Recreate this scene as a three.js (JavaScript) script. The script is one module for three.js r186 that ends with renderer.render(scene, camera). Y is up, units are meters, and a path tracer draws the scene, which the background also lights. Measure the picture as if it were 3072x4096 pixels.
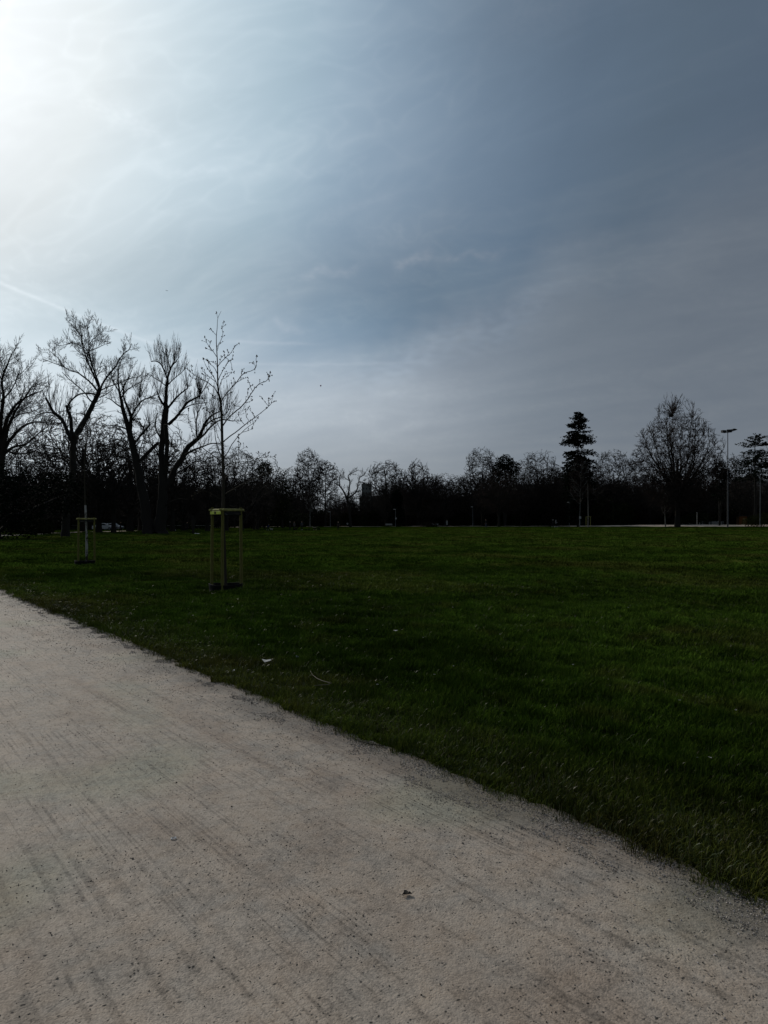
import * as THREE from 'three';
import { mergeGeometries, mergeVertices } from 'three/addons/utils/BufferGeometryUtils.js';
import { MarchingCubes } from 'three/addons/objects/MarchingCubes.js';
import { RoundedBoxGeometry } from 'three/addons/geometries/RoundedBoxGeometry.js';
import { createNoise2D, createNoise3D } from 'simplex-noise';

// ------------------------------------------------------------------ camera, sky, sun, exposure
const scene = new THREE.Scene();
const EYE = 1.6, F = 2840, CX = 1536, HZ = 2091;            // eye height in m; lens and horizon measured on the photograph
const camera = new THREE.PerspectiveCamera(2 * Math.atan(2048 / F) * 180 / Math.PI, 3 / 4, 0.05, 6000);
camera.position.set(0, EYE, 0);
camera.lookAt(0, EYE, -10);
camera.setViewOffset(3072, 4096, 0, -(HZ - 2048), 3072, 4096);
const renderer = new THREE.WebGLRenderer({ antialias: true });
renderer.setSize(768, 1024);
renderer.toneMapping = THREE.LinearToneMapping;
const EXPOSURE = 0.5;
renderer.toneMappingExposure = EXPOSURE;
renderer.shadowMap.enabled = true;
const RAD = Math.PI / 180;
const SUN_AZ = -40 * RAD, SUN_EL = 31 * RAD;
const sunDir = new THREE.Vector3(Math.sin(SUN_AZ) * Math.cos(SUN_EL), Math.sin(SUN_EL), -Math.cos(SUN_AZ) * Math.cos(SUN_EL));
const sun = new THREE.DirectionalLight(new THREE.Color(1, 0.93, 0.82), 2.5);
sun.name = 'sun';
sun.position.copy(sunDir).multiplyScalar(300);
sun.castShadow = true; sun.shadow.radius = 2;
Object.assign(sun.shadow.camera, { left: -150, right: 150, top: 150, bottom: -150, near: 1, far: 900 });
sun.shadow.mapSize.set(4096, 4096);
scene.add(sun, sun.target);

function mulberry(a) { return () => { a |= 0; a = a + 0x6D2B79F5 | 0; let t = Math.imul(a ^ a >>> 15, 1 | a); t = t + Math.imul(t ^ t >>> 7, 61 | t) ^ t; return ((t ^ t >>> 14) >>> 0) / 4294967296; }; }
let rnd = mulberry(7);
const seed = s => { rnd = mulberry(s); };
const R = (a, b) => a + (b - a) * rnd();
const n2 = createNoise2D(mulberry(11)), n3 = createNoise3D(mulberry(13));
const clamp = (x, a = 0, b = 1) => Math.min(b, Math.max(a, x));
const S = (a, b, x) => { const t = clamp((x - a) / (b - a)); return t * t * (3 - 2 * t); };
const mix = (a, b, t) => a + (b - a) * t;

{ // hazy spring sky: veil of thin cloud, brightest round the sun, with cirrus and contrails
  const W = 2880, H = 1440, data = new Float32Array(W * H * 4);
  const th = [0, 4, 9, 15.5, 21.5, 27.8, 34, 40.7, 47, 53, 60, 75, 100, 180], lu = [2.6, 1.35, 1.0, 0.83, 0.665, 0.50, 0.345, 0.235, 0.168, 0.14, 0.122, 0.112, 0.108, 0.105];
  const tr = [0.97, 0.97, 0.97, 0.93, 0.84, 0.765, 0.735, 0.715, 0.70, 0.71, 0.72, 0.74, 0.75, 0.76], tb = [1.02, 1.02, 1.02, 1.03, 1.10, 1.18, 1.29, 1.36, 1.40, 1.37, 1.4, 1.4, 1.38, 1.36];
  const look = (x, ys) => { let i = 0; while (i < th.length - 2 && x > th[i + 1]) i++; return mix(ys[i], ys[i + 1], clamp((x - th[i]) / (th[i + 1] - th[i]))); };
  // streaks of cloud: [azimuth, elevation, azimuth, elevation (degrees), half width, strength, raggedness]
  const streaks = [
    [-38, 19.4, -12, 11.7, 0.09, 0.14, 0.03], [-12.8, 14.0, -4.7, 14.1, 0.10, 0.12, 0.1], [-19, 12.2, 4, 12.75, 0.09, 0.10, 0.15],
    [-7, 19.0, -1.1, 19.8, 0.42, 0.10, 1], [0.6, 20.0, 4.5, 20.5, 0.45, 0.15, 1], [4, 20.4, 10.5, 20.7, 0.4, 0.11, 1], [10, 20.7, 20, 20.6, 0.6, 0.04, 1],
    [-9.1, 15.8, -6.2, 14.9, 0.3, 0.09, 0.8], [-19, 25.2, -11, 25.9, 0.35, 0.05, 1], [-12, 25.8, -2, 26.2, 0.4, 0.03, 1], [-24, 29, -16, 27, 0.8, 0.06, 1], [-6, 23.0, 2, 25, 0.5, 0.045, 1],
    [8, 34.5, 26, 37.5, 1.6, 0.045, 1], [6, 15.2, 14, 17.8, 0.9, 0.05, 1]];
  for (let j = H / 2 - 2; j < H; j++) {
    const el = ((j + 0.5) / H - 0.5) * Math.PI, ce = Math.cos(el), se = Math.sin(el), eld = el / RAD;
    for (let i = 0; i < W; i++) {
      const ph = ((i + 0.5) / W - 0.5) * 2 * Math.PI, dx = Math.cos(ph) * ce, dz = Math.sin(ph) * ce;
      const ang = Math.acos(clamp(dx * sunDir.x + se * sunDir.y + dz * sunDir.z, -1, 1)) / RAD, az = Math.atan2(dx, -dz) / RAD;
      // cloud sheet about 8 km up, seen in perspective, so that streaks flatten towards the horizon
      const k = 1 / Math.max(se + 0.10, 0.05), cx = dx * k, cz = dz * k, ux = cx * 0.85 + cz * 0.52, uz = -cx * 0.52 + cz * 0.85;
      const wv = n2(ux * 0.7 + 3, uz * 0.7) * 0.5;
      const c1 = n2(ux * 0.8 + wv, uz * 2.1 + 5), c2 = n2(ux * 2.4 + wv * 2, uz * 4.4 + wv * 2), c3 = n2(ux * 6 + 9 + wv * 3, uz * 10), c4 = n2(ux * 15, uz * 24 + wv * 4);
      const rid = (1 - Math.abs(n2(ux * 1.9 + wv * 3 + 0.4 * c3, uz * 4.2 + 1.2 * wv))) ** 4, rid2 = (1 - Math.abs(n2(ux * 4 + wv * 4 + 5, uz * 9 + 0.6 * c2))) ** 5, cir = c1 * 0.45 + c2 * 0.22 + c3 * 0.1 + c4 * 0.05 + (rid * 0.55 + rid2 * 0.4) * (0.6 + 0.5 * c1) - 0.15;
      let L = look(ang, lu), r = look(ang, tr), b = look(ang, tb);
      const low = Math.exp(-Math.max(eld, 0) / 9), haze = 0.60 * low + 0.10 * Math.exp(-Math.max(eld, 0) / 22);
      L *= 1 + haze + cir * 0.11 * S(0, 8, eld); L *= (1 + 0.28 * Math.exp(-(((eld - 9.5) / 5) ** 2) - ((az + 2) / 13) ** 2)) * (1 - 0.17 * Math.exp(-(((eld - 18) / 5) ** 2)) * S(12, 3, az)) * (1 + 0.10 * Math.exp(-(((eld - 9) / 4) ** 2)) * S(12, 0, az)) * (1 - 0.14 * Math.exp(-(((eld - 36) / 5) ** 2) - ((az - 11) / 9) ** 2));
      const grey = clamp(low * 0.95 + 0.16 * cir);
      r = mix(r, 0.93, grey); b = mix(b, 1.04, grey); { const w = 0.6 * S(16, 9, eld) * S(14, -2, az); r = mix(r, 0.93, w); b = mix(b, 1.05, w); }
      // bank of thin grey veil whose ragged edge crosses the view, with clearer blue above it
      const edge = 12.6 + 0.33 * (az + 2) + 1.5 * n2(az * 0.09, 4) + 0.35 * n2(az * 0.5, eld * 0.6), veil = S(edge + 6, edge - 3.5, eld) * S(-12, 6, az), rim = Math.exp(-(((eld - edge + 0.9) / 1.5) ** 2)) * S(-5, 1, az) * S(22, 6, az);
      L *= 1 + 0.22 * veil + 0.12 * rim * (0.7 + 0.6 * n2(az * 0.6, eld * 1.6));
      r = mix(r, 0.89, veil * 0.55); b = mix(b, 1.12, veil * 0.5);
      const clear = Math.exp(-(((eld - edge - 3.2) / 3) ** 2)) * S(-12, -1, az) * S(20, 3, az);
      L *= 1 - 0.06 * clear; r *= 1 - 0.08 * clear; b *= 1 + 0.04 * clear;
      if (eld > 5 && eld < 45 && az > -40 && az < 35) for (const [a0, e0, a1, e1, w, s, rag] of streaks) {
        const vx = a1 - a0, vy = e1 - e0, q = (vx * vx + vy * vy), t = ((az - a0) * vx + (eld - e0) * vy) / q;
        if (t < -0.05 || t > 1.05) continue;
        const off = ((az - a0) * -vy + (eld - e0) * vx) / Math.sqrt(q) + rag * 0.3 * n2(az * 0.45, e0), ww = w * (1 + rag * 0.5 * n2(az * 0.3, e0 + 7));
        const g = Math.exp(-((off / ww) ** 2)) * S(-0.05, 0.18, t) * S(1.05, 0.7, t) * (1 + rag * 0.5 * n2(az * 1.3, eld * 4));
        L *= 1 + s * g; r = mix(r, 0.95, 0.5 * g * s * 4); b = mix(b, 1.05, 0.4 * g * s * 4);
      }
      const o = (j * W + i) * 4, y = L / EXPOSURE;
      data[o] = y * r; data[o + 1] = y; data[o + 2] = y * b; data[o + 3] = 1;
    }
  }
  for (let j = 0; j < H / 2 - 2; j++) for (let i = 0; i < W; i++) { const o = (j * W + i) * 4; data[o] = 0.05; data[o + 1] = 0.055; data[o + 2] = 0.05; data[o + 3] = 1; }
  const sky = new THREE.DataTexture(data, W, H, THREE.RGBAFormat, THREE.FloatType);
  sky.mapping = THREE.EquirectangularReflectionMapping; sky.magFilter = THREE.LinearFilter; sky.minFilter = THREE.LinearFilter; sky.wrapS = THREE.RepeatWrapping;
  sky.needsUpdate = true;
  scene.background = sky; scene.environment = sky;
}
console.log('sky done');

// ------------------------------------------------------------------ helpers
const V = (x, y, z) => new THREE.Vector3(x, y, z);
const at = (px, py, d) => V((px - CX) / F * d, EYE + (HZ - py) / F * d, -d);      // a measured direction and a distance give a place
const xAt = (px, d) => (px - CX) / F * d;
const col = (r, g, b) => new THREE.Color().setRGB(r, g, b);
const mat = (c, rough = 0.9, more = {}) => new THREE.MeshPhysicalMaterial({ color: Array.isArray(c) ? col(...c) : c, roughness: rough, specularIntensity: 0.4, side: THREE.DoubleSide, ...more });
const names = {};
const numbered = n => { const k = names[n] = (names[n] ?? -1) + 1; return k ? `${n}_${String(k).padStart(3, '0')}` : n; };
function tag(o, label, category, group, kind) { o.userData = {}; if (label) o.userData.label = label; if (category) o.userData.category = category; if (group) o.userData.group = group; if (kind) o.userData.kind = kind; return o; }
function mesh(name, geo, m, parent) { const o = new THREE.Mesh(geo, m); o.name = parent ? name : numbered(name); o.castShadow = o.receiveShadow = true; (parent ?? scene).add(o); return o; }
function thing(name, label, category, p = V(0, 0, 0), turn = 0, group) { const o = new THREE.Group(); o.name = numbered(name); o.position.copy(p); o.rotation.y = turn; tag(o, label, category, group); scene.add(o); return o; }
function dup(o, p, turn, scale = 1, label, group) { const c = o.clone(); c.name = numbered(o.name.replace(/_\d{3}$/, '')); c.position.copy(p); c.rotation.y = turn; if (scale.isVector3) c.scale.copy(scale); else c.scale.setScalar(scale); c.userData = { ...o.userData }; if (label) c.userData.label = label; if (group) c.userData.group = group; scene.add(c); return c; }

class TB { // collects tapered tubes and loose faces into one geometry
  constructor() { this.p = []; this.n = []; this.i = []; this.uv = []; this.c = null; }
  tube(pts, rad, sides, cap = true) {
    const m = pts.length; sides = sides || (rad[0] > 0.14 ? 8 : rad[0] > 0.05 ? 5 : 3);
    let up = V(0, 0, 1), t = V(0, 0, 0), a = V(0, 0, 0), b = V(0, 0, 0), base = this.p.length / 3, run = 0;
    for (let k = 0; k < m; k++) {
      t.subVectors(pts[Math.min(k + 1, m - 1)], pts[Math.max(k - 1, 0)]).normalize();
      if (Math.abs(t.dot(up)) > 0.95) up = Math.abs(t.x) < 0.9 ? V(1, 0, 0) : V(0, 1, 0);
      a.crossVectors(t, up).normalize(); b.crossVectors(t, a); up.copy(b).negate(); if (k) run += pts[k].distanceTo(pts[k - 1]);
      for (let s = 0; s < sides; s++) {
        const q = s / sides * 2 * Math.PI, c = Math.cos(q), w = Math.sin(q), nx = a.x * c + b.x * w, ny = a.y * c + b.y * w, nz = a.z * c + b.z * w;
        this.p.push(pts[k].x + nx * rad[k], pts[k].y + ny * rad[k], pts[k].z + nz * rad[k]); this.n.push(nx, ny, nz); this.uv.push(s / sides, run);
      }
    }
    for (let k = 0; k < m - 1; k++) for (let s = 0; s < sides; s++) { const q = base + k * sides + s, w = base + k * sides + (s + 1) % sides; this.i.push(q, w, q + sides, w, w + sides, q + sides); }
    if (cap && rad[m - 1] > 0.004) { const q = base + (m - 1) * sides; for (let s = 1; s < sides - 1; s++) this.i.push(q, q + s, q + s + 1); }
    return this;
  }
  quad(c, u, v) { const base = this.p.length / 3, n = V(0, 0, 0).crossVectors(u, v).normalize(); for (const [s, t] of [[-1, -1], [1, -1], [1, 1], [-1, 1]]) { this.p.push(c.x + u.x * s + v.x * t, c.y + u.y * s + v.y * t, c.z + u.z * s + v.z * t); this.n.push(n.x, n.y, n.z); this.uv.push(s / 2 + 0.5, t / 2 + 0.5); } this.i.push(base, base + 1, base + 2, base, base + 2, base + 3); }
  tri(a, b, c) { const base = this.p.length / 3, n = V(0, 0, 0).crossVectors(V(b.x - a.x, b.y - a.y, b.z - a.z), V(c.x - a.x, c.y - a.y, c.z - a.z)).normalize(); for (const q of [a, b, c]) { this.p.push(q.x, q.y, q.z); this.n.push(n.x, n.y, n.z); this.uv.push(0, 0); } this.i.push(base, base + 1, base + 2); }
  leaf(c, dir, len, wid) { // a folded diamond
    const s = V(R(-1, 1), R(-1, 1), R(-1, 1)).cross(dir).normalize().multiplyScalar(wid), e = c.clone().addScaledVector(dir, len), m = c.clone().addScaledVector(dir, len * 0.45);
    this.tri(c, m.clone().add(s), e); this.tri(c, e, m.clone().sub(s));
  }
  blob(c, r, sy = 1) { // small eight-sided bud
    const base = this.p.length / 3, d = [[1, 0, 0], [-1, 0, 0], [0, 1, 0], [0, -1, 0], [0, 0, 1], [0, 0, -1]];
    for (const q of d) { this.p.push(c.x + q[0] * r, c.y + q[1] * r * sy, c.z + q[2] * r); this.n.push(...q); this.uv.push(0, 0); }
    for (const [x, y, z] of [[0, 2, 4], [4, 2, 1], [1, 2, 5], [5, 2, 0], [4, 3, 0], [1, 3, 4], [5, 3, 1], [0, 3, 5]]) this.i.push(base + x, base + y, base + z);
  }
  get empty() { return !this.i.length; }
  geo() { const g = new THREE.BufferGeometry(); g.setAttribute('position', new THREE.Float32BufferAttribute(this.p, 3)); g.setAttribute('normal', new THREE.Float32BufferAttribute(this.n, 3)); g.setAttribute('uv', new THREE.Float32BufferAttribute(this.uv, 2)); g.setIndex(this.i); return g; }
}
function noiseTex(w, h, f, rx = 1, ry = 1) { const d = new Uint8Array(w * h * 4); for (let y = 0; y < h; y++) for (let x = 0; x < w; x++) { const v = f(x, y), o = (y * w + x) * 4; d[o] = clamp(v[0]) * 255; d[o + 1] = clamp(v[1]) * 255; d[o + 2] = clamp(v[2]) * 255; d[o + 3] = 255; } const t = new THREE.DataTexture(d, w, h); t.wrapS = t.wrapT = THREE.RepeatWrapping; t.repeat.set(rx, ry); t.magFilter = THREE.LinearFilter; t.minFilter = THREE.LinearMipmapLinearFilter; t.generateMipmaps = true; t.needsUpdate = true; return t; }

// ------------------------------------------------------------------ terrain
const E0 = V(1.59, 0, -2.94), ET = V(-0.611, 0, -0.7916), EN = V(0.7916, 0, -0.611);      // edge of the gravel path, along it and across it
const sOf = (x, z) => (x - E0.x) * ET.x + (z - E0.z) * ET.z, vOf = (x, z) => (x - E0.x) * EN.x + (z - E0.z) * EN.z;
const wig = s => n2(s * 0.35, 1) * 0.045 + n2(s * 1.3, 2) * 0.035 + n2(s * 4, 3) * 0.028 + n2(s * 11, 4) * 0.02 + 0.02;
const farD = x => 200 - 0.12 * x, farW = x => 0.8 + 4.4 * S(40, 85, x);
function relief(x, z) {
  const d = -z, side = S(-12, 22, x);
  let g = 0.52 * S(70, 150, d) * side + 0.42 * S(150, 195, d) * (1 - side) * S(-60, -25, x);
  g += (0.05 + 0.40 * S(40, 85, x)) * S(farD(x) - farW(x), farD(x) + farW(x), d) * S(-62, -40, x);
  g += 0.9 * S(230, 420, d) + 6 * S(500, 2200, Math.hypot(x, z));
  return g;
}
function groundY(x, z) {
  const d = Math.hypot(x, z), v = vOf(x, z), s = sOf(x, z), e = v - wig(s), left = -5.6 - wig(s + 40) - v;
  const lawn = Math.max(S(-0.07, 0.09, e), S(-0.07, 0.09, left));
  const far = S(400, 150, d);
  let b = (n2(x * 0.11, z * 0.11) * 0.06 + n2(x * 0.33 + 7, z * 0.33) * 0.045 + n2(x * 0.85, z * 0.85 + 3) * 0.03 + (d < 70 ? n2(x * 2.3, z * 2.3) * 0.014 : 0)) * far;
  b *= S(0.1, 1.8, Math.max(e, left));
  return relief(x, z) + mix(-0.035, 0.012 + b, lawn);
}
const grassTint = (x, z) => { // patches of lush, dry and mossy growth
  const v = vOf(x, z), dry = clamp(0.4 * S(1.5, 0.2, v) + 0.55 * S(0.0, 0.75, n2(x * 0.09 + 2, z * 0.13)) + 0.4 * S(0.35, 0.8, n2(x * 0.7, z * 0.7 + 8)));
  const lush = clamp(0.5 + 0.5 * n2(x * 0.16 - 5, z * 0.16 + 1) + 0.3 * n2(x * 0.9, z * 0.9));
  return { dry, lush };
};
{ // the lawn: one sheet out to the horizon
  const ang = []; for (let a = -180; a < -46; a += 4) ang.push(a); for (let a = -46; a < 46; a += 0.3) ang.push(a); for (let a = 46; a <= 180; a += 4) ang.push(a);
  if (ang[ang.length - 1] < 180) ang.push(180);
  const rad = [0.4]; while (rad[rad.length - 1] < 4200) { const r = rad[rad.length - 1]; rad.push(r + Math.max(0.05, r * (r < 60 ? 0.016 : r < 260 ? 0.02 : 0.08))); }
  const p = [], c = [], idx = [], uv = [], na = ang.length;
  for (const r of rad) for (const a of ang) {
    const x = r * Math.sin(a * RAD), z = -r * Math.cos(a * RAD), { dry, lush } = grassTint(x, z);
    p.push(x, groundY(x, z), z); uv.push(x, z);
    const g = 0.75 + 0.45 * lush; c.push(mix(0.9, 1.9, dry) * g, mix(1, 1.05, dry) * g, mix(0.9, 1.1, dry) * g);
  }
  for (let k = 0; k < rad.length - 1; k++) for (let q = 0; q < na - 1; q++) { const o = k * na + q; idx.push(o, o + na, o + 1, o + 1, o + na, o + na + 1); }
  const g = new THREE.BufferGeometry();
  g.setAttribute('position', new THREE.Float32BufferAttribute(p, 3)); g.setAttribute('color', new THREE.Float32BufferAttribute(c, 3)); g.setAttribute('uv', new THREE.Float32BufferAttribute(uv, 2)); g.setIndex(idx); g.computeVertexNormals();
  const r1 = mulberry(3), wn = new Float32Array(512 * 512).map(() => r1());
  const soil = noiseTex(512, 512, (x, y) => { const q = (a, b) => wn[((b & 511) << 9) | (a & 511)], s = (q(x, y) + q(x + 1, y) + q(x, y + 1) + q(x >> 1, y >> 1) * 2) / 5, v = 0.45 + 0.9 * (s - 0.3); return [v * 0.95, v, v * 0.8]; }, 0.45, 0.45);
  soil.colorSpace = THREE.NoColorSpace;
  const m = mat([0.028, 0.05, 0.004], 1, { vertexColors: true, map: soil, bumpMap: soil, bumpScale: 0.03, specularIntensity: 0 });
  tag(mesh('lawn', g, m), 'wide dark green park lawn', 'lawn', null, 'structure');
}
const GRAVEL = [0.47, 0.385, 0.306];
const pathRise = (s, v) => n2(v * 2.2 + s * 0.03, s * 0.07) * 0.006 + n2(v * 6, s * 0.15) * 0.003 + n2(s * 0.3, v * 0.3) * 0.008;
const onPath = p => { p.y = pathRise(sOf(p.x, p.z), vOf(p.x, p.z)); return p; };
{ // the gravel path
  const p = [], c = [], uv = [], idx = [], ns = 760, nv = 84;
  for (let a = 0; a <= ns; a++) for (let b = 0; b <= nv; b++) {
    const s = -9 + a * 0.1216, v = -6.1 + b * (6.45 / nv), x = E0.x + ET.x * s + EN.x * v, z = E0.z + ET.z * s + EN.z * v;
    p.push(x, pathRise(s, v), z); uv.push(s / 5, v / 5);
    const st = n2(v * 3.2 + s * 0.09, s * 0.16 + 3) * 0.5 + n2(v * 1.1, s * 0.25 + 9) * 0.5, e = v - wig(s);
    const damp = S(0.1, 0.8, st) * 0.19 + 0.15 * S(0.3, 0.85, n2(s * 0.8 + 4, v * 1.2)) , green = S(0.2, 0.9, n2(s * 0.5 - 3, v * 0.5 + 20)), edgeDirt = 0.42 * S(-0.5, -0.02, e + 0.12 * n2(s * 1.1, 6)), k = (1 - damp) * (1 - edgeDirt) * (1 + 0.07 * n2(s * 1.6, v * 1.6));
    c.push(k * (1 + damp * 0.25 - 0.07 * green), k * (1 + 0.01 * green), k * (1 - damp * 0.14 - 0.05 * green));
  }
  for (let a = 0; a < ns; a++) for (let b = 0; b < nv; b++) { const o = a * (nv + 1) + b; idx.push(o, o + nv + 1, o + 1, o + 1, o + nv + 1, o + nv + 2); }
  const g = new THREE.BufferGeometry();
  g.setAttribute('position', new THREE.Float32BufferAttribute(p, 3)); g.setAttribute('color', new THREE.Float32BufferAttribute(c, 3)); g.setAttribute('uv', new THREE.Float32BufferAttribute(uv, 2)); g.setIndex(idx); g.computeVertexNormals();
  // 5 m tile: grit of 3 to 8 mm, compacted fines between, faint drag marks along the path
  const T = 2048, q = mulberry(21), hgt = new Float32Array(T * T), colr = new Float32Array(T * T);
  const lat = (n, sd) => { const r = mulberry(sd), g2 = new Float32Array(n * n).map(() => r()); return (x, y) => { const fx = x * n / T, fy = y * n / T, ix = Math.floor(fx), iy = Math.floor(fy), tx = S(0, 1, fx - ix), ty = S(0, 1, fy - iy), w = (a, b) => g2[((b + n) % n) * n + (a + n) % n]; return mix(mix(w(ix, iy), w(ix + 1, iy), tx), mix(w(ix, iy + 1), w(ix + 1, iy + 1), tx), ty); }; };
  const latR = (nx, ny, sd) => { const r = mulberry(sd), g2 = new Float32Array(nx * ny).map(() => r()); return (x, y) => { const fx = x * nx / T, fy = y * ny / T, ix = Math.floor(fx), iy = Math.floor(fy), tx = S(0, 1, fx - ix), ty = S(0, 1, fy - iy), w = (a, b) => g2[((b + ny) % ny) * nx + (a + nx) % nx]; return mix(mix(w(ix, iy), w(ix + 1, iy), tx), mix(w(ix, iy + 1), w(ix + 1, iy + 1), tx), ty); }; };
  const a1 = lat(24, 1), a2 = lat(90, 2), a3 = lat(340, 3), a4 = lat(900, 4), d1 = latR(5, 230, 5), d2 = latR(9, 520, 6), m1 = lat(13, 8);
  for (let y = 0; y < T; y++) for (let x = 0; x < T; x++) { const o = y * T + x, f = q(), dr = S(0.58, 0.85, d1(x, y)) * S(0.35, 0.7, m1(x, y)), dr2 = S(0.6, 0.9, d2(x, y)) * S(0.6, 0.35, m1(x, y));
    const v = 0.86 + 0.12 * (a1(x, y) - 0.5) + 0.22 * (a2(x, y) - 0.5) + 0.32 * (a3(x, y) - 0.5) + 0.32 * (a4(x, y) - 0.5) + 0.12 * (f - 0.5) - 0.22 * dr - 0.24 * dr2; colr[o] = v; hgt[o] = 0.5 + 0.08 * (a3(x, y) - 0.5) + 0.3 * (a4(x, y) - 0.5) + 0.2 * (f - 0.5) - 0.15 * dr; }
  for (let k = 0; k < 64000; k++) { // bits of grit: most dark, some pale, a few sitting in shallow pits
    const cx = q() * T, cy = q() * T, dens = a1(cx, cy) * 0.6 + m1(cx, cy) * 0.6; if (q() > dens) continue;
    const r = 0.6 + 1.9 * q() ** 5, dk = q() < 0.82 ? -0.28 - 0.42 * q() : 0.16 * q(), el = 0.7 + 0.6 * q();
    for (let j = -4; j <= 4; j++) for (let i = -4; i <= 4; i++) { const t = Math.hypot(i * el, j / el) / r; if (t < 1.3) { const o = ((Math.floor(cy) + j + T) % T) * T + (Math.floor(cx) + i + T) % T, w = S(1.3, 0.6, t); colr[o] += dk * w; hgt[o] += 0.35 * w; } } }
  const tx = noiseTex(T, T, (x, y) => { const v = colr[y * T + x]; const w = 0.05 * (a1(x, y) - 0.5) + 0.06 * (a2(y, x) - 0.5); return [v * (1 + w), v, v * (1 - w)]; }), bp = noiseTex(T, T, (x, y) => { const v = hgt[y * T + x]; return [v, v, v]; });
  tag(mesh('gravel_path', g, mat(GRAVEL, 0.7, { vertexColors: true, map: tx, bumpMap: bp, bumpScale: 0.006, specularIntensity: 0.45 })), 'pale compacted gravel path beside the lawn', 'path', null, 'structure');
}
function strip(name, pts, w, m, label, lift) { // a path draped over the terrain
  const p = [], idx = [], uv = [], cv = new THREE.CatmullRomCurve3(pts.map(([x, d]) => V(x, 0, -d))), n = 160, k = 6;
  for (let a = 0; a <= n; a++) { const c = cv.getPointAt(a / n), t = cv.getTangentAt(a / n), nx = -t.z, nz = t.x, ww = typeof w === 'function' ? w(c.x) : w; for (let b = 0; b <= k; b++) { const q = (b / k * 2 - 1) * ww, x = c.x + nx * q, z = c.z + nz * q; p.push(x, groundY(x, z) + lift, z); uv.push(a, b); } }
  for (let a = 0; a < n; a++) for (let b = 0; b < k; b++) { const o = a * (k + 1) + b; idx.push(o, o + k + 1, o + 1, o + 1, o + k + 1, o + k + 2); }
  const g = new THREE.BufferGeometry(); g.setAttribute('position', new THREE.Float32BufferAttribute(p, 3)); g.setAttribute('uv', new THREE.Float32BufferAttribute(uv, 2)); g.setIndex(idx); g.computeVertexNormals();
  tag(mesh(name, g, m), label, 'path', null, 'structure');
}
const farGravel = mat(GRAVEL, 0.95);
strip('far_path', [[-58, farD(-58)], [-20, farD(-20)], [20, farD(20)], [60, farD(60)], [90, farD(90)], [135, farD(135)]], farW, farGravel, 'pale path along the far edge of the lawn below the tree belt', 0.09);
strip('side_path', [[-40, 60], [-45, 84], [-48, 99], [-49.3, 108], [-50, 122], [-46, 140]], 1.3, farGravel, 'pale path leading away under the trees beside the lawn', 0.05);
console.log('ground done');

// ------------------------------------------------------------------ trees
const M = {
  bark: mat([0.030, 0.028, 0.025], 0.95, { specularIntensity: 0.15 }), twig: mat([0.034, 0.029, 0.026], 0.95, { specularIntensity: 0.1 }), reddish: mat([0.04, 0.03, 0.026], 0.95, { specularIntensity: 0.1 }),
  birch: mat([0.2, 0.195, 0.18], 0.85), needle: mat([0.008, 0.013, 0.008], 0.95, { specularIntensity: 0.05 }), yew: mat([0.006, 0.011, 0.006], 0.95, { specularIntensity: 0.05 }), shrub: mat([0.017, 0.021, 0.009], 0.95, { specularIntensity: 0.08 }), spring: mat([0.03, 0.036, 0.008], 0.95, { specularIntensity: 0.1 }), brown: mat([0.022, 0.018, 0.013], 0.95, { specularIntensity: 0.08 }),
};
const tmp = V(0, 0, 0);
function turnFrom(d, ang, spin) { let u = Math.abs(d.y) < 0.9 ? V(0, 1, 0) : V(1, 0, 0); const a = V(0, 0, 0).crossVectors(d, u).normalize(), b = V(0, 0, 0).crossVectors(d, a); return d.clone().multiplyScalar(Math.cos(ang)).addScaledVector(a, Math.sin(ang) * Math.cos(spin)).addScaledVector(b, Math.sin(ang) * Math.sin(spin)).normalize(); }
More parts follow.
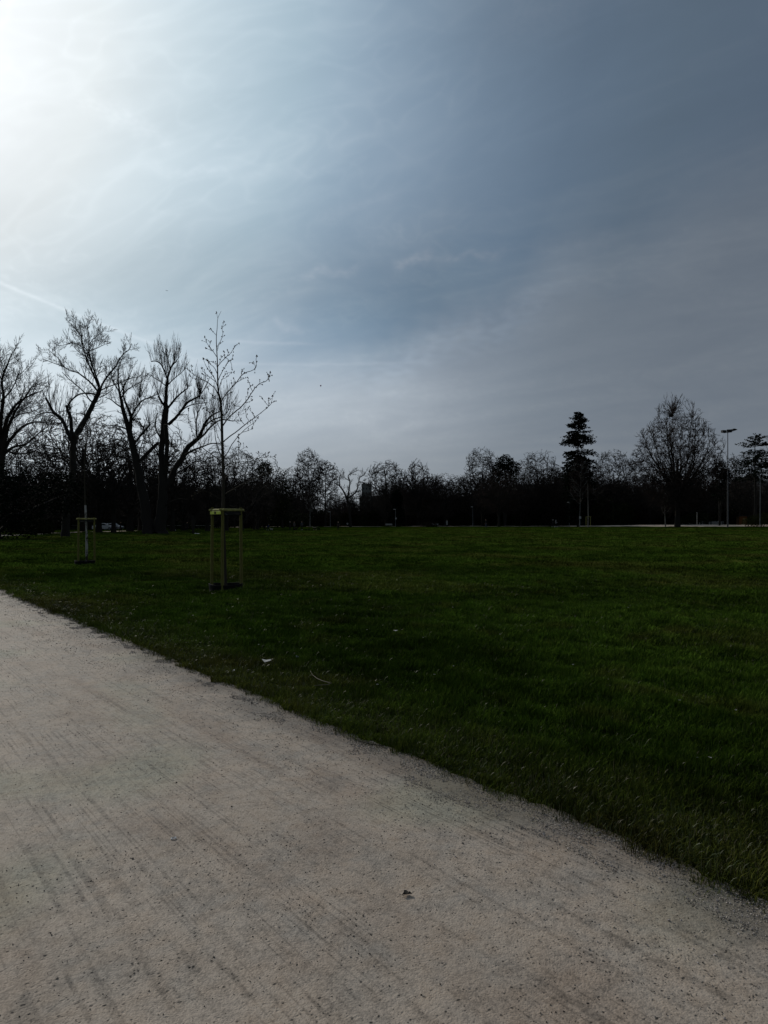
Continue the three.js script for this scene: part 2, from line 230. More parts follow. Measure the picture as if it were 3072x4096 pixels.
// a branch that splits into smaller ones; P holds one entry per level
function branch(tbs, p, dir, len, r, lvl, P) {
  const segs = P.segs[lvl] ?? 2, pts = [p.clone()], rad = [r], d = dir.clone(), st = len / segs, end = lvl >= P.kids.length ? 0.4 : (P.taper ?? 0.42);
  for (let k = 1; k <= segs; k++) { d.x += R(-1, 1) * P.wander; d.y += R(-1, 1) * P.wander + (P.trop[lvl] ?? 0) / segs; d.z += R(-1, 1) * P.wander; d.normalize(); pts.push(pts[k - 1].clone().addScaledVector(d, st)); rad.push(mix(r, r * end, k / segs)); }
  tbs[Math.min(lvl, tbs.length - 1)].tube(pts, rad, lvl >= 2 ? 3 : 0);
  if (lvl >= P.kids.length) { if (P.leaf) for (let k = 0; k < P.leaf[0]; k++) { const q = pts[1 + Math.floor(rnd() * segs)]; P.leafTB.leaf(q.clone().add(V(R(-1, 1), R(-1, 1), R(-1, 1)).multiplyScalar(P.leaf[1])), V(R(-1, 1), R(-1, 1), R(-1, 1)).normalize(), P.leaf[1] * R(0.7, 1.6), P.leaf[1] * R(0.3, 0.6)); } return; }
  const n = Math.round(P.kids[lvl] * R(0.8, 1.25)), from = P.from[lvl] ?? 0.2; let spin = R(0, 6.28);
  for (let k = 0; k < n; k++) {
    const t = from + (1 - from) * (k + R(0.2, 0.9)) / n, f = clamp(t) * segs, i = Math.min(segs - 1, Math.floor(f)), q = pts[i].clone().lerp(pts[i + 1], f - i), rr = mix(rad[i], rad[i + 1], f - i), dd = tmp.subVectors(pts[i + 1], pts[i]).normalize().clone();
    spin += 2.4 + R(-0.5, 0.5);
    const nd = turnFrom(dd, (P.ang[lvl] ?? 0.7) * R(0.65, 1.3), spin); nd.y += P.lift?.[lvl] ?? 0; nd.normalize();
    branch(tbs, q, nd, len * (P.lr[lvl] ?? 0.55) * R(0.65, 1.25) * (1 - (P.short ?? 0.35) * t), Math.max(rr * (P.rr ?? 0.55), P.min), lvl + 1, P);
  }
  branch(tbs, pts[segs], d, len * (P.lr[lvl] ?? 0.55) * 0.8, Math.max(rad[segs] * 0.8, P.min), lvl + 1, P);
}
// habit of growth: limbs, their children, grandchildren and twigs; where limbs leave the trunk; crown base; how strongly growth turns up; waviness
const STYLE = {
  broad: { fill: 2.1, n: [11, 8, 7, 3], y0: [0.22, 0.5], base: 0.3, up: 0.35, wav: 0.16, inner: 0.25 },
  fan: { n: [28, 9, 9, 3], y0: [0.1, 0.26], base: 0.1, up: 0.7, wav: 0.08, inner: 0.1, erect: 1, fill: 2.1 },
  sheaf: { fill: 2, n: [16, 8, 7, 3], y0: [0.14, 0.4], base: 0.22, up: 0.75, wav: 0.09, inner: 0.15, erect: 0.8 },
  slender: { n: [18, 7, 6, 3], y0: [0.3, 0.92], base: 0.32, up: 0.5, wav: 0.1, inner: 0.2, leader: 1 },
  wispy: { fill: 1.9, n: [12, 8, 8, 2], y0: [0.2, 0.5], base: 0.25, up: -0.05, wav: 0.2, inner: 0.2, droop: 0.5 },
  gnarled: { n: [6, 5, 6, 3], y0: [0.3, 0.6], base: 0.35, up: 0.15, wav: 0.4, inner: 0.3 },
  low: { fill: 2.1, n: [12, 7, 7, 2], y0: [0.08, 0.4], base: 0.1, up: 0.4, wav: 0.17, inner: 0.2 },
};
// a bare tree filling a rounded crown of a given height and width (metres); root at the ground
function bareTree(style, H, Wd, r0, sd, lean = 0, twig = 0.04) {
  seed(sd);
  const P = STYLE[style], T = [new TB(), new TB(), new TB()], hb = H * P.base, yc = mix(hb, H, P.erect ? 0.40 : 0.54), rx = Wd / 2, sk = [R(-0.08, 0.08), R(-0.08, 0.08)], lob = sd * 1.7;
  const reach = (x, y, z) => { const a = Math.atan2(z, x), w = 1 + 0.13 * n3(Math.cos(a) * 1.5 + lob, y / H * 4, Math.sin(a) * 1.5), ry = y > yc ? H - yc : yc - hb; const q = Math.hypot(x, z) / rx, u = Math.abs(y - yc) / ry; return (P.erect && y > yc ? (q ** 1.35 + u ** 1.35) ** (1 / 1.35) : Math.hypot(q, u)) / w; };   // 1 on the crown's outline
  const tipY = P.leader ? H * 0.97 : H * mix(P.y0[1], 1, 0.35), tk = [V(0, -0.4, 0), V(0, 0.15, 0)], tr = [r0 * 1.7, r0 * 1.25];
  for (let k = 1; k <= 8; k++) { const f = k / 8; tk.push(V(lean * tipY * f + R(-1, 1) * P.wav * 0.12 * H * f * 0.4, tipY * f, R(-1, 1) * P.wav * 0.05 * H * f)); tr.push(r0 * mix(1, P.leader ? 0.1 : 0.45, f)); }
  T[0].tube(tk, tr, 9);
  const onTrunk = f => { const u = 1 + f * 8, i = Math.min(8, Math.floor(u)); return [tk[i].clone().lerp(tk[i + 1], u - i), mix(tr[i], tr[i + 1], u - i)]; };
  const wavy = (a, dir, b, segs, wav, sag) => { const pts = [], L = a.distanceTo(b), m = a.clone().addScaledVector(dir, L * 0.5); for (let k = 0; k <= segs; k++) { const t = k / segs, p = V(0, 0, 0).addScaledVector(a, (1 - t) ** 2).addScaledVector(m, 2 * t * (1 - t)).addScaledVector(b, t * t); if (k && k < segs) p.add(V(R(-1, 1), R(-1, 1), R(-1, 1)).multiplyScalar(L * wav / segs * 1.2)); if (sag) p.y -= sag * L * t * t; pts.push(p); } return pts; };
  const along = (pts, t) => { const f = t * (pts.length - 1), i = Math.min(pts.length - 2, Math.floor(f)); return [pts[i].clone().lerp(pts[i + 1], f - i), V(0, 0, 0).subVectors(pts[i + 1], pts[i]).normalize()]; };
  const away = p => V(p.x / rx, (p.y - yc) / (H - hb) * 1.6, p.z / rx).normalize();
  const nx = [], ny = [], nz = [], node = q => { nx.push(q.x); ny.push(q.y); nz.push(q.z); };
  let spin = R(0, 6.28);
  for (let a = 0; a < P.n[0]; a++) {
    const f = P.leader ? mix(P.y0[0], P.y0[1], (a + rnd()) / P.n[0]) : mix(P.y0[0], P.y0[1], rnd()), fy = f * H, [o, or] = onTrunk(clamp(fy / tipY, 0, 1)); spin += 2.4 + R(-0.4, 0.4);
    // end of the limb on the outline
    let e; const q = Math.sqrt((a + 0.5) / P.n[0]), el = P.leader ? 0.25 : mix(1.45, P.erect ? -0.2 : -0.25, q);
    e = P.leader ? V(Math.cos(spin) * rx, fy + (H - fy) * 0.25 + 0.1 * rx, Math.sin(spin) * rx) : V(Math.cos(spin) * Math.cos(el) * rx, yc + Math.sin(el) * (el > 0 ? H - yc : yc - hb), Math.sin(spin) * Math.cos(el) * rx);
    const g = reach(e.x, e.y, e.z), s = R(0.72, 0.92) / g; e = V(e.x * s, P.leader ? fy + (e.y - fy) * Math.min(1, s) : yc + (e.y - yc) * s, e.z * s);
    const d0 = V(e.x, 0, e.z).normalize().multiplyScalar(P.erect ? 0.45 : 0.8).add(V(0, P.leader ? 0.5 : P.erect ? 0.9 : 0.6, 0)).normalize(), l1 = wavy(o, d0, e, 7, P.wav), L1 = o.distanceTo(e), r1 = Math.min(or * 0.6, 0.02 + L1 * 0.014);
    T[1].tube(l1, l1.map((_, k) => mix(r1, twig * 1.3, k / 7)), r1 > 0.1 ? 6 : 5);
    for (let b = 0; b < P.n[1]; b++) {
      const t1 = mix(P.inner, 1, (b + rnd()) / P.n[1]), [p2, dd] = along(l1, Math.min(t1, 0.98)), nd = turnFrom(dd, R(0.4, 0.95), R(0, 6.28)).addScaledVector(away(p2), 0.45).add(V(0, P.up * 0.6, 0)).normalize(); let L2 = Math.max(rx, H * 0.3) * R(0.3, 0.6) * (1.15 - 0.4 * t1);
      for (let k = 0; k < 3; k++) if (reach(p2.x + nd.x * L2, p2.y + nd.y * L2, p2.z + nd.z * L2) > 0.92) L2 *= 0.75;
      const l2 = wavy(p2, dd.clone().lerp(nd, 0.5), p2.clone().addScaledVector(nd, L2).add(V(0, P.up * L2 * 0.15, 0)), 3, P.wav * 1.2, P.droop ? 0.12 : 0), r2 = Math.max(twig * 1.25, mix(r1, twig, t1) * 0.55);
      T[1].tube(l2, l2.map((_, k) => mix(r2, twig, k / 3)), 4);
      for (const q of l2) node(q);
    }
    l1.forEach((q, k) => k > 2 && node(q));
  }
  // twigs fill the crown: each grows from the nearest wood below it to a point inside the outline
  const K = P.erect ? 2.2 : 1.3, fill = (count, r) => { const add = []; for (let k = 0; k < count; k++) {
    let x, y, z, g; do { x = R(-1.1, 1.1) * rx; z = R(-1.1, 1.1) * rx; y = R(hb, H * 1.02); g = reach(x, y, z); } while (g > 1.03 || g < 0.25);
    let bi = 0, bd = 1e9; for (let q = 0; q < nx.length; q++) { const ax = x - nx[q], ay = y - ny[q], az = z - nz[q], d2 = (ax * ax + az * az) * K + ay * ay * (ay < 0 ? 3 : 1); if (d2 < bd) { bd = d2; bi = q; } }
    const a = V(nx[bi], ny[bi], nz[bi]), b = V(x, y, z), L = a.distanceTo(b); if (L < 0.15) continue;
    const dir = V(0, 0, 0).subVectors(b, a).normalize().multiplyScalar(1.3).add(away(a).multiplyScalar(0.35)).add(V(R(-0.3, 0.3), P.droop ? 0.2 : 0.1 + P.up * 0.25, R(-0.3, 0.3))).normalize(), l3 = wavy(a, dir, b, 2, P.wav, P.droop ? 0.18 : 0);
    T[2].tube(l3, [r, r * 0.85, r * 0.6], 3, false); add.push(l3[1], l3[2]);
    for (let q = 0; q < P.n[3]; q++) { const [p4, d4] = along(l3, R(0.3, 0.98)), n4 = turnFrom(d4, R(0.3, 0.85), R(0, 6.28)).add(V(0, P.up * 0.8 - (P.droop ?? 0), 0)).addScaledVector(away(p4), 0.3).normalize(); T[2].tube([p4, p4.clone().addScaledVector(n4, R(0.35, 0.9) * Math.max(0.5, H * 0.035))], [r * 0.75, r * 0.4], 3, false); }
  } for (const q of add) node(q); };
  const N = P.n[0] * P.n[1] * P.n[2] * (P.fill ?? 1.5); fill(N * 0.35, twig * 1.15); fill(N * 0.65, twig * 0.9);
  return T.map(t => t.geo());
}
function placeTree(name, label, geos, p, group, m = M.bark, m2 = M.twig, turn = 0) {
  const t = thing(name, label, 'tree', p, turn, group);
  mesh('trunk', geos[0], m, t); mesh('limbs', geos[1], m, t); mesh('crown', geos[2], m2, t);
  return t;
}
const G = (px, d) => { const x = xAt(px, d); return V(x, groundY(x, -d), -d); };
const hOf = (py, p, d) => EYE + (HZ - py) / F * d - p.y;
// tree from measured limbs: limbs [[x, y, width] ...] in picture units of a crop with origin ox, oy and scale sc, standing at distance d
function tracedTree(name, label, d, [ox, oy, sc], limbs, opt) {
  seed(opt.seed);
  const root = at(ox + limbs[0].pts[0][0] * sc, oy + limbs[0].pts[0][1] * sc, d); root.y = groundY(root.x, -d);
  const t = thing(name, label, 'tree', root, 0, opt.group), crown = new TB(), tw = opt.tw ?? 1;
  limbs.forEach((L, li) => {
    const tb = new TB(), out = L.out ?? (li ? R(-0.55, 0.55) : 0), ctl = [], rs = [];
    let run = 0, w = L.pts[0][2] ?? 10;
    L.pts.forEach((q, k) => { if (k) run += Math.hypot(q[0] - L.pts[k - 1][0], q[1] - L.pts[k - 1][1]) * sc / F * d; w = q[2] ?? mix(L.pts[0][2] ?? 10, L.end ?? (L.pts[0][2] ?? 10) * 0.4, k / (L.pts.length - 1)); const off = (L.z0 ?? 0) + out * run; ctl.push(at(ox + q[0] * sc, oy + q[1] * sc, d + off).sub(root)); rs.push(w * 1.15 * sc / 2 / F * d); });
    if (!li) { ctl[0].y = -0.4; rs[0] *= 1.15; }
    const cv = new THREE.CatmullRomCurve3(ctl, false, 'centripetal'), n = ctl.length * 3, pts = [], rad = [];
    for (let k = 0; k <= n; k++) { const u = k / n, f = u * (ctl.length - 1), i = Math.min(ctl.length - 2, Math.floor(f)); const q = cv.getPoint(u); const r = mix(rs[i], rs[i + 1], f - i); q.x += R(-1, 1) * r * 0.16; q.z += R(-1, 1) * r * 0.16; pts.push(q); rad.push(r * R(0.94, 1.06)); }
    tb.tube(pts, rad, rad[0] > 0.12 ? 9 : 6);
    mesh(li ? 'limb' : 'trunk', tb.geo(), M.bark, t);
    const len = cv.getLength(), tw0 = L.tw ?? tw, from = L.from ?? (li ? 0.12 : 0.62), cnt = Math.round(len * (1 - from) * tw0);
    for (let k = 0; k < cnt; k++) {
      const u = from + (1 - from) * (k + rnd()) / cnt, q = cv.getPointAt(u), dd = cv.getTangentAt(u), f = u * n, r = mix(rad[Math.floor(f)], rad[Math.min(n, Math.floor(f) + 1)], f % 1);
      const shoot = rnd() < (L.shoots ?? opt.shoots ?? 0), nd = turnFrom(dd, R(0.6, 1.2), R(0, 6.28)); nd.y += shoot ? 1.6 : 0.25; nd.normalize();
      const ln = (L.tl ?? opt.tl ?? 2.4) * R(0.5, 1.3) * (shoot ? 1.1 : 1) * (1 - 0.35 * u);
      branch([crown], q, nd, ln, Math.min(r * 0.5, (opt.tr ?? 0.035) * R(0.7, 1.3)), 1, shoot ? { ...opt.P, kids: [0, 5, 2], trop: [0, 0.7, 0.5, 0.3], ang: [0, 0.35, 0.4], min: opt.P.min } : opt.P);
    }
    if (L.brush) for (let k = 0; k < L.brush; k++) { const nd = turnFrom(V(0, 1, 0), R(0.05, 0.75), R(0, 6.28)); branch([crown], ctl[ctl.length - 1], nd, R(1.4, 3.0), 0.028, 1, { ...opt.P, kids: [0, 2, 1], trop: [0, 0.4, 0.3], ang: [0, 0.3, 0.3], wander: 0.05 }); }
  });
  if (!crown.empty) mesh('crown', crown.geo(), M.twig, t);
  return t;
}
const TW = { kids: [0, 7, 6], segs: [2, 3, 2, 1], ang: [0, 0.75, 0.75], lr: [0.5, 0.5, 0.5], trop: [0, 0.25, 0.2, 0.1], from: [0.2, 0.2, 0.2], wander: 0.16, min: 0.0145, short: 0.4 };
const C1 = [0, 1200, 0.4522], C2 = [500, 1200, 0.4522], C3 = [1000, 1700, 0.422];
const l = (pts, o = {}) => ({ pts, ...o });
tracedTree('forked_tree', 'tall bare tree with forked trunk and a long leaning limb behind the whitewashed young tree', 78, C1, [
  l([[580, 2104, 78], [583, 2060, 62], [585, 1950, 58], [592, 1800, 60], [620, 1680, 54], [640, 1550, 46], [645, 1400, 44], [648, 1260, 48], [652, 1195, 38]], { tw: 0.15 }),
  l([[632, 1240, 30], [600, 1170, 28], [565, 1090, 28], [530, 1040, 26], [480, 1000, 24], [440, 930, 20], [405, 866, 15]], { shoots: 0.75, tw: 3.2, tl: 3 }),
  l([[482, 1004, 11], [430, 995], [380, 1000], [300, 1030], [230, 1060]], { end: 4 }),
  l([[638, 1210, 28], [630, 1100, 26], [625, 1040, 24], [605, 990, 22], [584, 936, 20]], { tw: 1.4, shoots: 0.7 }),
  l([[600, 935, 13], [640, 880], [690, 840], [740, 825], [800, 825], [852, 842]], { end: 9, shoots: 0.5 }),
  l([[655, 1225, 46], [700, 1150, 46], [745, 1080, 42], [790, 990, 38], [830, 910, 34], [865, 840, 34], [885, 775, 30]], { tw: 1.6, out: 0.12 }),
  l([[876, 775, 17], [840, 690], [800, 600], [765, 520], [740, 440], [725, 370], [720, 310], [702, 235]], { end: 4, z0: 2, tw: 4.2 }),
  l([[882, 765, 15], [850, 670], [810, 560], [790, 470], [785, 380], [788, 300], [765, 225]], { end: 4, z0: 2, tw: 4.2 }),
  l([[785, 400, 7], [830, 340], [880, 300], [920, 270]], { end: 3, z0: 2, tw: 4 }), l([[745, 440, 7], [700, 400], [640, 380], [560, 400], [500, 400]], { end: 3, z0: 2, tw: 4 }), l([[722, 330, 6], [680, 270], [640, 220], [600, 190]], { end: 3, z0: 2, tw: 4 }), l([[790, 450, 7], [850, 430], [910, 400], [960, 380]], { end: 3, z0: 2, tw: 4 }),
  l([[866, 810, 14], [800, 730], [740, 680], [680, 640], [620, 625], [560, 590], [480, 560], [380, 520]], { end: 4, z0: 2, tw: 2.6 }), l([[560, 595, 6], [520, 520], [470, 480], [430, 440]], { end: 3, z0: 1, tw: 3 }),
  l([[890, 780, 16], [920, 720], [970, 650], [1020, 590], [1060, 520], [1100, 470], [1140, 440], [1165, 385]], { end: 5, z0: 2, tw: 3.2 }),
  l([[890, 800, 11], [950, 770], [1040, 740], [1100, 710], [1200, 680]], { end: 4, z0: 2 }), l([[880, 862, 10], [930, 840], [1000, 790]], { end: 5 }),
  l([[832, 912, 12], [790, 880], [765, 840], [730, 800], [660, 740], [600, 690], [550, 640]], { end: 4, tw: 2 }),
], { seed: 101, P: TW, tw: 2.2, tl: 1.75, tr: 0.04, shoots: 0.15 });
tracedTree('leaning_tree', 'bare tree whose thick trunk leans left, its foot beside the double-stemmed trunk', 97, C1, [
  l([[1320, 2076, 100], [1312, 2030, 84], [1290, 1900, 76], [1260, 1700, 70], [1225, 1500, 60], [1180, 1330, 50], [1150, 1200, 44], [1125, 1100, 38], [1090, 980, 30], [1070, 880, 22], [1055, 800, 14], [1045, 700, 10], [1050, 600, 6]], { from: 0.45, tw: 2 }),
  l([[1240, 1425, 30], [1300, 1360, 28], [1360, 1300, 26], [1400, 1262, 24]], { tw: 1, shoots: 0.6 }), l([[1190, 1272, 18], [1250, 1190, 16], [1325, 1108, 13]], { shoots: 0.8, brush: 8 }),
  l([[1152, 1210, 30], [1156, 1100, 28], [1160, 1030, 24], [1120, 930, 18], [1095, 860, 10], [1090, 760, 6]], { tw: 3 }), l([[1160, 1035, 14], [1200, 960], [1260, 890], [1330, 860], [1395, 830]], { end: 6, shoots: 0.5, tw: 2.6 }), l([[1255, 892, 6], [1245, 880], [1235, 870]], { brush: 26, tw: 0 }),
  l([[1122, 1142, 12], [1060, 1120], [1015, 1108]], { end: 8 }), l([[1070, 872, 12], [1120, 800], [1180, 760], [1250, 720], [1310, 650]], { end: 4, shoots: 0.7, tw: 3 }), l([[1060, 820, 10], [1000, 720], [985, 660], [1000, 600]], { end: 4, tw: 3 }), l([[1165, 1055, 12], [1210, 1052], [1248, 1052]], { end: 9, tw: 0.4 }),
  l([[1090, 960, 12], [1030, 920], [980, 880], [930, 860]], { end: 5 }), l([[1130, 1090, 10], [1200, 1020], [1250, 940], [1290, 850]], { end: 4, tw: 3 }), l([[1060, 830, 9], [1110, 740], [1150, 660], [1180, 590]], { end: 3, shoots: 0.6, tw: 3.4 }), l([[1220, 1480, 14], [1150, 1420], [1060, 1380], [980, 1390]], { end: 5 }),
], { seed: 102, P: TW, tw: 2.4, tl: 2.0, tr: 0.038, shoots: 0.35 });
tracedTree('pollarded_tree', 'large bare pollarded tree with brush-like shoots and a heavy limb bending low', 97, C2, [
  l([[312, 2076, 125], [312, 2030, 92], [320, 1900, 80], [330, 1700, 68], [335, 1500, 60], [322, 1350, 42], [338, 1200, 46], [352, 1080, 52], [358, 980, 44], [362, 880, 26], [366, 780, 22], [377, 690, 17], [402, 610, 14], [434, 548, 10]], { from: 0.55, tw: 3.6, shoots: 0.7, brush: 14 }),
  l([[350, 1570, 36], [368, 1380, 32], [373, 1240, 30], [362, 1100, 32]], { tw: 0.6 }),
  l([[376, 705, 13], [345, 620], [310, 560], [268, 540], [230, 545]], { end: 7, shoots: 0.9, tw: 5.5, tl: 2.6 }), l([[402, 610, 9], [380, 540], [360, 480], [320, 450]], { end: 4, shoots: 0.9, tw: 5 }), l([[420, 580, 8], [455, 540], [480, 500]], { end: 4, shoots: 0.8, tw: 5 }),
  l([[366, 955, 20], [330, 910, 18], [293, 848, 15]], { shoots: 0.8, brush: 16, tw: 3 }), l([[362, 760, 8], [310, 720], [260, 690], [225, 660]], { end: 4, shoots: 0.8, tw: 4 }),
  l([[380, 955, 18], [440, 880], [490, 830], [557, 778]], { end: 9, shoots: 0.8, tw: 4, brush: 10 }), l([[372, 760, 9], [430, 700], [490, 650], [540, 600]], { end: 4, shoots: 0.85, tw: 4.4 }),
  l([[385, 1100, 24], [440, 1050], [490, 990], [550, 910], [600, 880], [662, 850]], { end: 12, shoots: 0.7, tw: 3, brush: 34 }), l([[475, 1010, 10], [540, 950], [620, 920], [735, 910]], { end: 5, shoots: 0.8, tw: 3 }), l([[560, 905, 8], [650, 850], [720, 760]], { end: 4, shoots: 0.6, tw: 3 }),
  l([[345, 1670, 50], [400, 1590, 46], [450, 1480, 44], [510, 1390, 42], [550, 1310, 38], [610, 1255, 34], [650, 1220, 30], [680, 1160, 24], [710, 1090, 20], [770, 1020, 13], [840, 985, 8]], { tw: 1.6, from: 0.4, shoots: 0.4, brush: 14 }),
  l([[640, 1240, 18], [700, 1190], [760, 1120], [850, 1060], [960, 1072]], { end: 7, shoots: 0.85, tw: 4.4, tl: 3 }), l([[530, 1372, 18], [600, 1330], [680, 1300], [760, 1270], [840, 1268]], { end: 6, tw: 2.4 }), l([[640, 1235, 14], [630, 1150], [632, 1060], [645, 1003]], { end: 9, shoots: 0.8, brush: 12 }),
  l([[690, 1140, 12], [760, 1070], [830, 1040], [900, 1000], [930, 930]], { end: 4, shoots: 0.8, tw: 4.4, tl: 3 }), l([[400, 1600, 12], [450, 1540], [520, 1500], [580, 1465]], { end: 6 }), l([[345, 1830, 13], [400, 1790], [470, 1760], [560, 1770]], { end: 5, tw: 1.4 }), l([[340, 1255, 14], [290, 1180], [270, 1120], [285, 1000]], { end: 7, shoots: 0.6, tw: 2.6 }), l([[330, 1430, 12], [270, 1330], [220, 1250], [200, 1150]], { end: 5, tw: 2 }),
], { seed: 103, P: TW, tw: 2.4, tl: 1.9, tr: 0.036, shoots: 0.4 });
tracedTree('spreading_tree', 'bare tree with many curved limbs spreading over the path that leads away under the trees', 72, C1, [
  l([[-60, 2160, 110], [-55, 2000, 84], [-40, 1750, 76], [-10, 1500, 70], [10, 1380, 64]], { tw: 0.2 }),
  l([[15, 1390, 34], [60, 1280], [120, 1200], [200, 1120], [300, 1080], [420, 1085]], { end: 6 }), l([[10, 1380, 34], [50, 1200], [90, 1080], [150, 960], [220, 860], [300, 740]], { end: 5 }),
  l([[5, 1380, 38], [20, 1250], [40, 1130], [90, 1000], [170, 900], [300, 830], [380, 800]], { end: 5 }), l([[-10, 1400, 40], [0, 1150], [12, 1000], [30, 880], [20, 700], [70, 560], [110, 460]], { end: 5 }),
  l([[20, 1380, 24], [120, 1300], [220, 1280], [330, 1190], [420, 1120]], { end: 5 }), l([[5, 900, 16], [80, 820], [140, 720], [190, 580]], { end: 4 }), l([[20, 720, 12], [-30, 600], [10, 500]], { end: 4 }), l([[-20, 1380, 34], [-80, 1100], [-60, 800], [0, 560]], { end: 5 }),
  l([[100, 1060, 14], [180, 1010], [280, 990], [360, 950]], { end: 4 }), l([[160, 950, 10], [210, 800], [220, 720]], { end: 4 }), l([[30, 1320, 20], [140, 1360], [260, 1350], [380, 1300]], { end: 5 }),
], { seed: 104, P: { ...TW, kids: [0, 8, 6] }, tw: 2.3, tl: 2.6, tr: 0.03 });
tracedTree('zigzag_tree', 'small bare tree with zigzag crooked limbs in front of the far tower block', 196, C3, [
  l([[955, 960, 22], [945, 840, 19], [938, 760, 18], [915, 695, 17], [893, 640, 13], [850, 580, 11], [820, 560, 8], [798, 552, 5]], { from: 0.5 }),
  l([[852, 584, 9], [846, 520], [856, 470], [838, 440]], { end: 4 }), l([[925, 700, 13], [938, 620], [946, 530], [930, 480], [970, 455], [1030, 425]], { end: 4 }), l([[932, 690, 13], [990, 650], [1022, 590], [1030, 540], [1075, 545], [1110, 550]], { end: 4 }),
  l([[1030, 545, 9], [1040, 500], [1085, 470], [1100, 440]], { end: 4 }), l([[945, 530, 7], [900, 500], [880, 460]], { end: 3 }), l([[1000, 640, 7], [1060, 610]], { end: 3 }),
], { seed: 105, P: { ...TW, min: 0.02, wander: 0.3 }, tw: 1.5, tl: 1.9, tr: 0.045 });

// belt of trees round the lawn, each with its own outline: [style, picture x, top y, distance, width in picture units, trunk radius, label]
const belt = [
  ['slender', 1236, 1797, 205, 125, 0.3, 'tall narrow bare tree rising over the people with dogs', null], ['slender', 1302, 1841, 203, 110, 0.24, 'slim bare tree with upswept branches beside the zigzag tree', null],
  ['broad', 1545, 1842, 207, 165, 0.42, 'broad bare tree beside the far tower block', null], ['sheaf', 1672, 1835, 205, 165, 0.4, 'bare tree with fine upright fan of twigs behind the pale lamp post', null],
  ['broad', 1930, 1790, 212, 150, 0.36, 'tall round-headed bare tree left of the dark bushy pine', null], ['sheaf', 1996, 1868, 186, 190, 0.33, 'low fan-shaped bare tree on the lawn edge in front of the pine', null],
  ['wispy', 2150, 1800, 210, 190, 0.42, 'bare tree with drooping wispy twigs between pine and tall spruce', null], ['broad', 2455, 1800, 215, 175, 0.36, 'spreading bare tree between the spruce and the big round tree', null],
  ['fan', 2710, 1583, 170, 372, 0.62, 'big round bare tree with upright branches and a nest', null], ['broad', 2960, 1812, 215, 130, 0.3, 'small bare tree behind the floodlight mast', null], ['gnarled', 3085, 1745, 205, 110, 0.3, 'crooked bare tree behind the pine at the end of the belt', null],
  ['wispy', 2640, 1875, 215, 210, 0.3, 'low bare tree behind the big round tree', null], ['broad', 2330, 1850, 222, 170, 0.3, 'low bare tree behind the tall spruce', null],
];
const GB = 'bare trees of the far belt', GL = 'bare trees massed behind the leaning and forked trees';
belt.forEach(([st, px, py, d, w, r, label, g], k) => { const p = G(px, d); placeTree('bare_tree', label, bareTree(st, hOf(py, p, d), w / F * d, r, 300 + k, 0, d > 200 ? 0.05 : 0.042), p, g ?? undefined, M.bark, st === 'fan' || st === 'sheaf' ? M.reddish : M.twig, 0); });
// look-alike trees filling the belt; every copy stands in view
const low = [bareTree('low', 13, 13, 0.26, 401), bareTree('low', 14, 12, 0.25, 402), bareTree('wispy', 12, 11, 0.24, 403), bareTree('low', 15, 14, 0.3, 404)];
const protoLow = [], BELT_LABELS = ["low bare tree between the fine upright fan tree and the figure in pale coat", "low drooping bare tree behind the figure in pale coat", "low bare tree left of the tall round-headed tree", "low bare tree just left of the tall spruce", "low bare tree just right of the far sapling and its stakes", "low drooping bare tree halfway between the sapling and the big round tree", "low bare tree right behind the big round tree's outer branches", "low drooping bare tree at the foot of the far tower block", "low bare tree hiding the tower block's annex", "bare tree in front of the grey flat-roofed building, beside the bushy pine", "bare tree in front of the grey flat-roofed building, beside the joggers", "low bare tree between the zigzag tree and the slim upswept tree", "low bare tree behind the three standing people", "shortest bare tree behind the standing people and their dogs", "low bare tree right of the dark bushy pine", "low bare tree in front of the hipped-roof house", "low bare tree behind the columnar yew", "low bare tree behind the bench near the figure in pale coat", "low bare tree beside the pale forked birch"]; 
[[1780, 1893, 206, 0], [1845, 1905, 210, 2], [1895, 1890, 204, 3], [2250, 1890, 206, 1], [2390, 1880, 212, 3], [2540, 1900, 208, 2], [2830, 1870, 210, 0], [1440, 1958, 205, 2], [1512, 1950, 203, 0], [2110, 1860, 207, 1], [2205, 1865, 208, 3], [1370, 1970, 208, 0], [1170, 1870, 207, 1], [1215, 1930, 200, 3], [2085, 1930, 204, 0], [3020, 1900, 208, 1], [1610, 1930, 212, 3], [1730, 1900, 214, 1], [2600, 1930, 203, 1]].forEach(([px, py, d, k], n) => {
  const p = G(px, d), s = hOf(py, p, d) / [13, 14, 12, 15][k], lab = BELT_LABELS[n], gr = 'low trees in the belt along the far path';
  if (!protoLow[k]) { protoLow[k] = placeTree('belt_tree', lab, low[k], p, gr, M.bark, M.twig, n * 1.7); protoLow[k].scale.setScalar(s); } else dup(protoLow[k], p, n * 1.7, s, lab, gr);
});
const mids = [bareTree('broad', 16, 15, 0.42, 501, 0, 0.032), bareTree('low', 15, 16, 0.4, 502, 0, 0.034), bareTree('low', 17, 14, 0.45, 503, 0, 0.034), bareTree('wispy', 15, 14, 0.38, 504, 0, 0.034)], protoMid = [], GROVE_LABELS = ["bare grove tree behind the spreading tree, above the side path", "tall bare grove tree between the spreading tree and the forked tree", "low-branched bare tree close behind the forked tree's foot", "tallest bare grove tree, seen right of the forked trunk", "bare tree behind the whitewashed young tree", "drooping bare tree in front of the parked cars", "bare grove tree left of the leaning trunk", "low bare grove tree showing between the leaning and pollarded trunks", "drooping bare tree right behind the pollarded tree's main trunk", "low bare tree behind the clipped hedge and pollard stump", "bare tree under the pollarded tree's bent limb", "broad bare tree directly behind the budding young tree", "broad bare tree right of the budding young tree", "drooping bare tree beside the narrow tree in first leaf", "bare tree beside the evergreen thicket", "low drooping bare tree over the side path", "bare grove tree behind the barrier rail"];
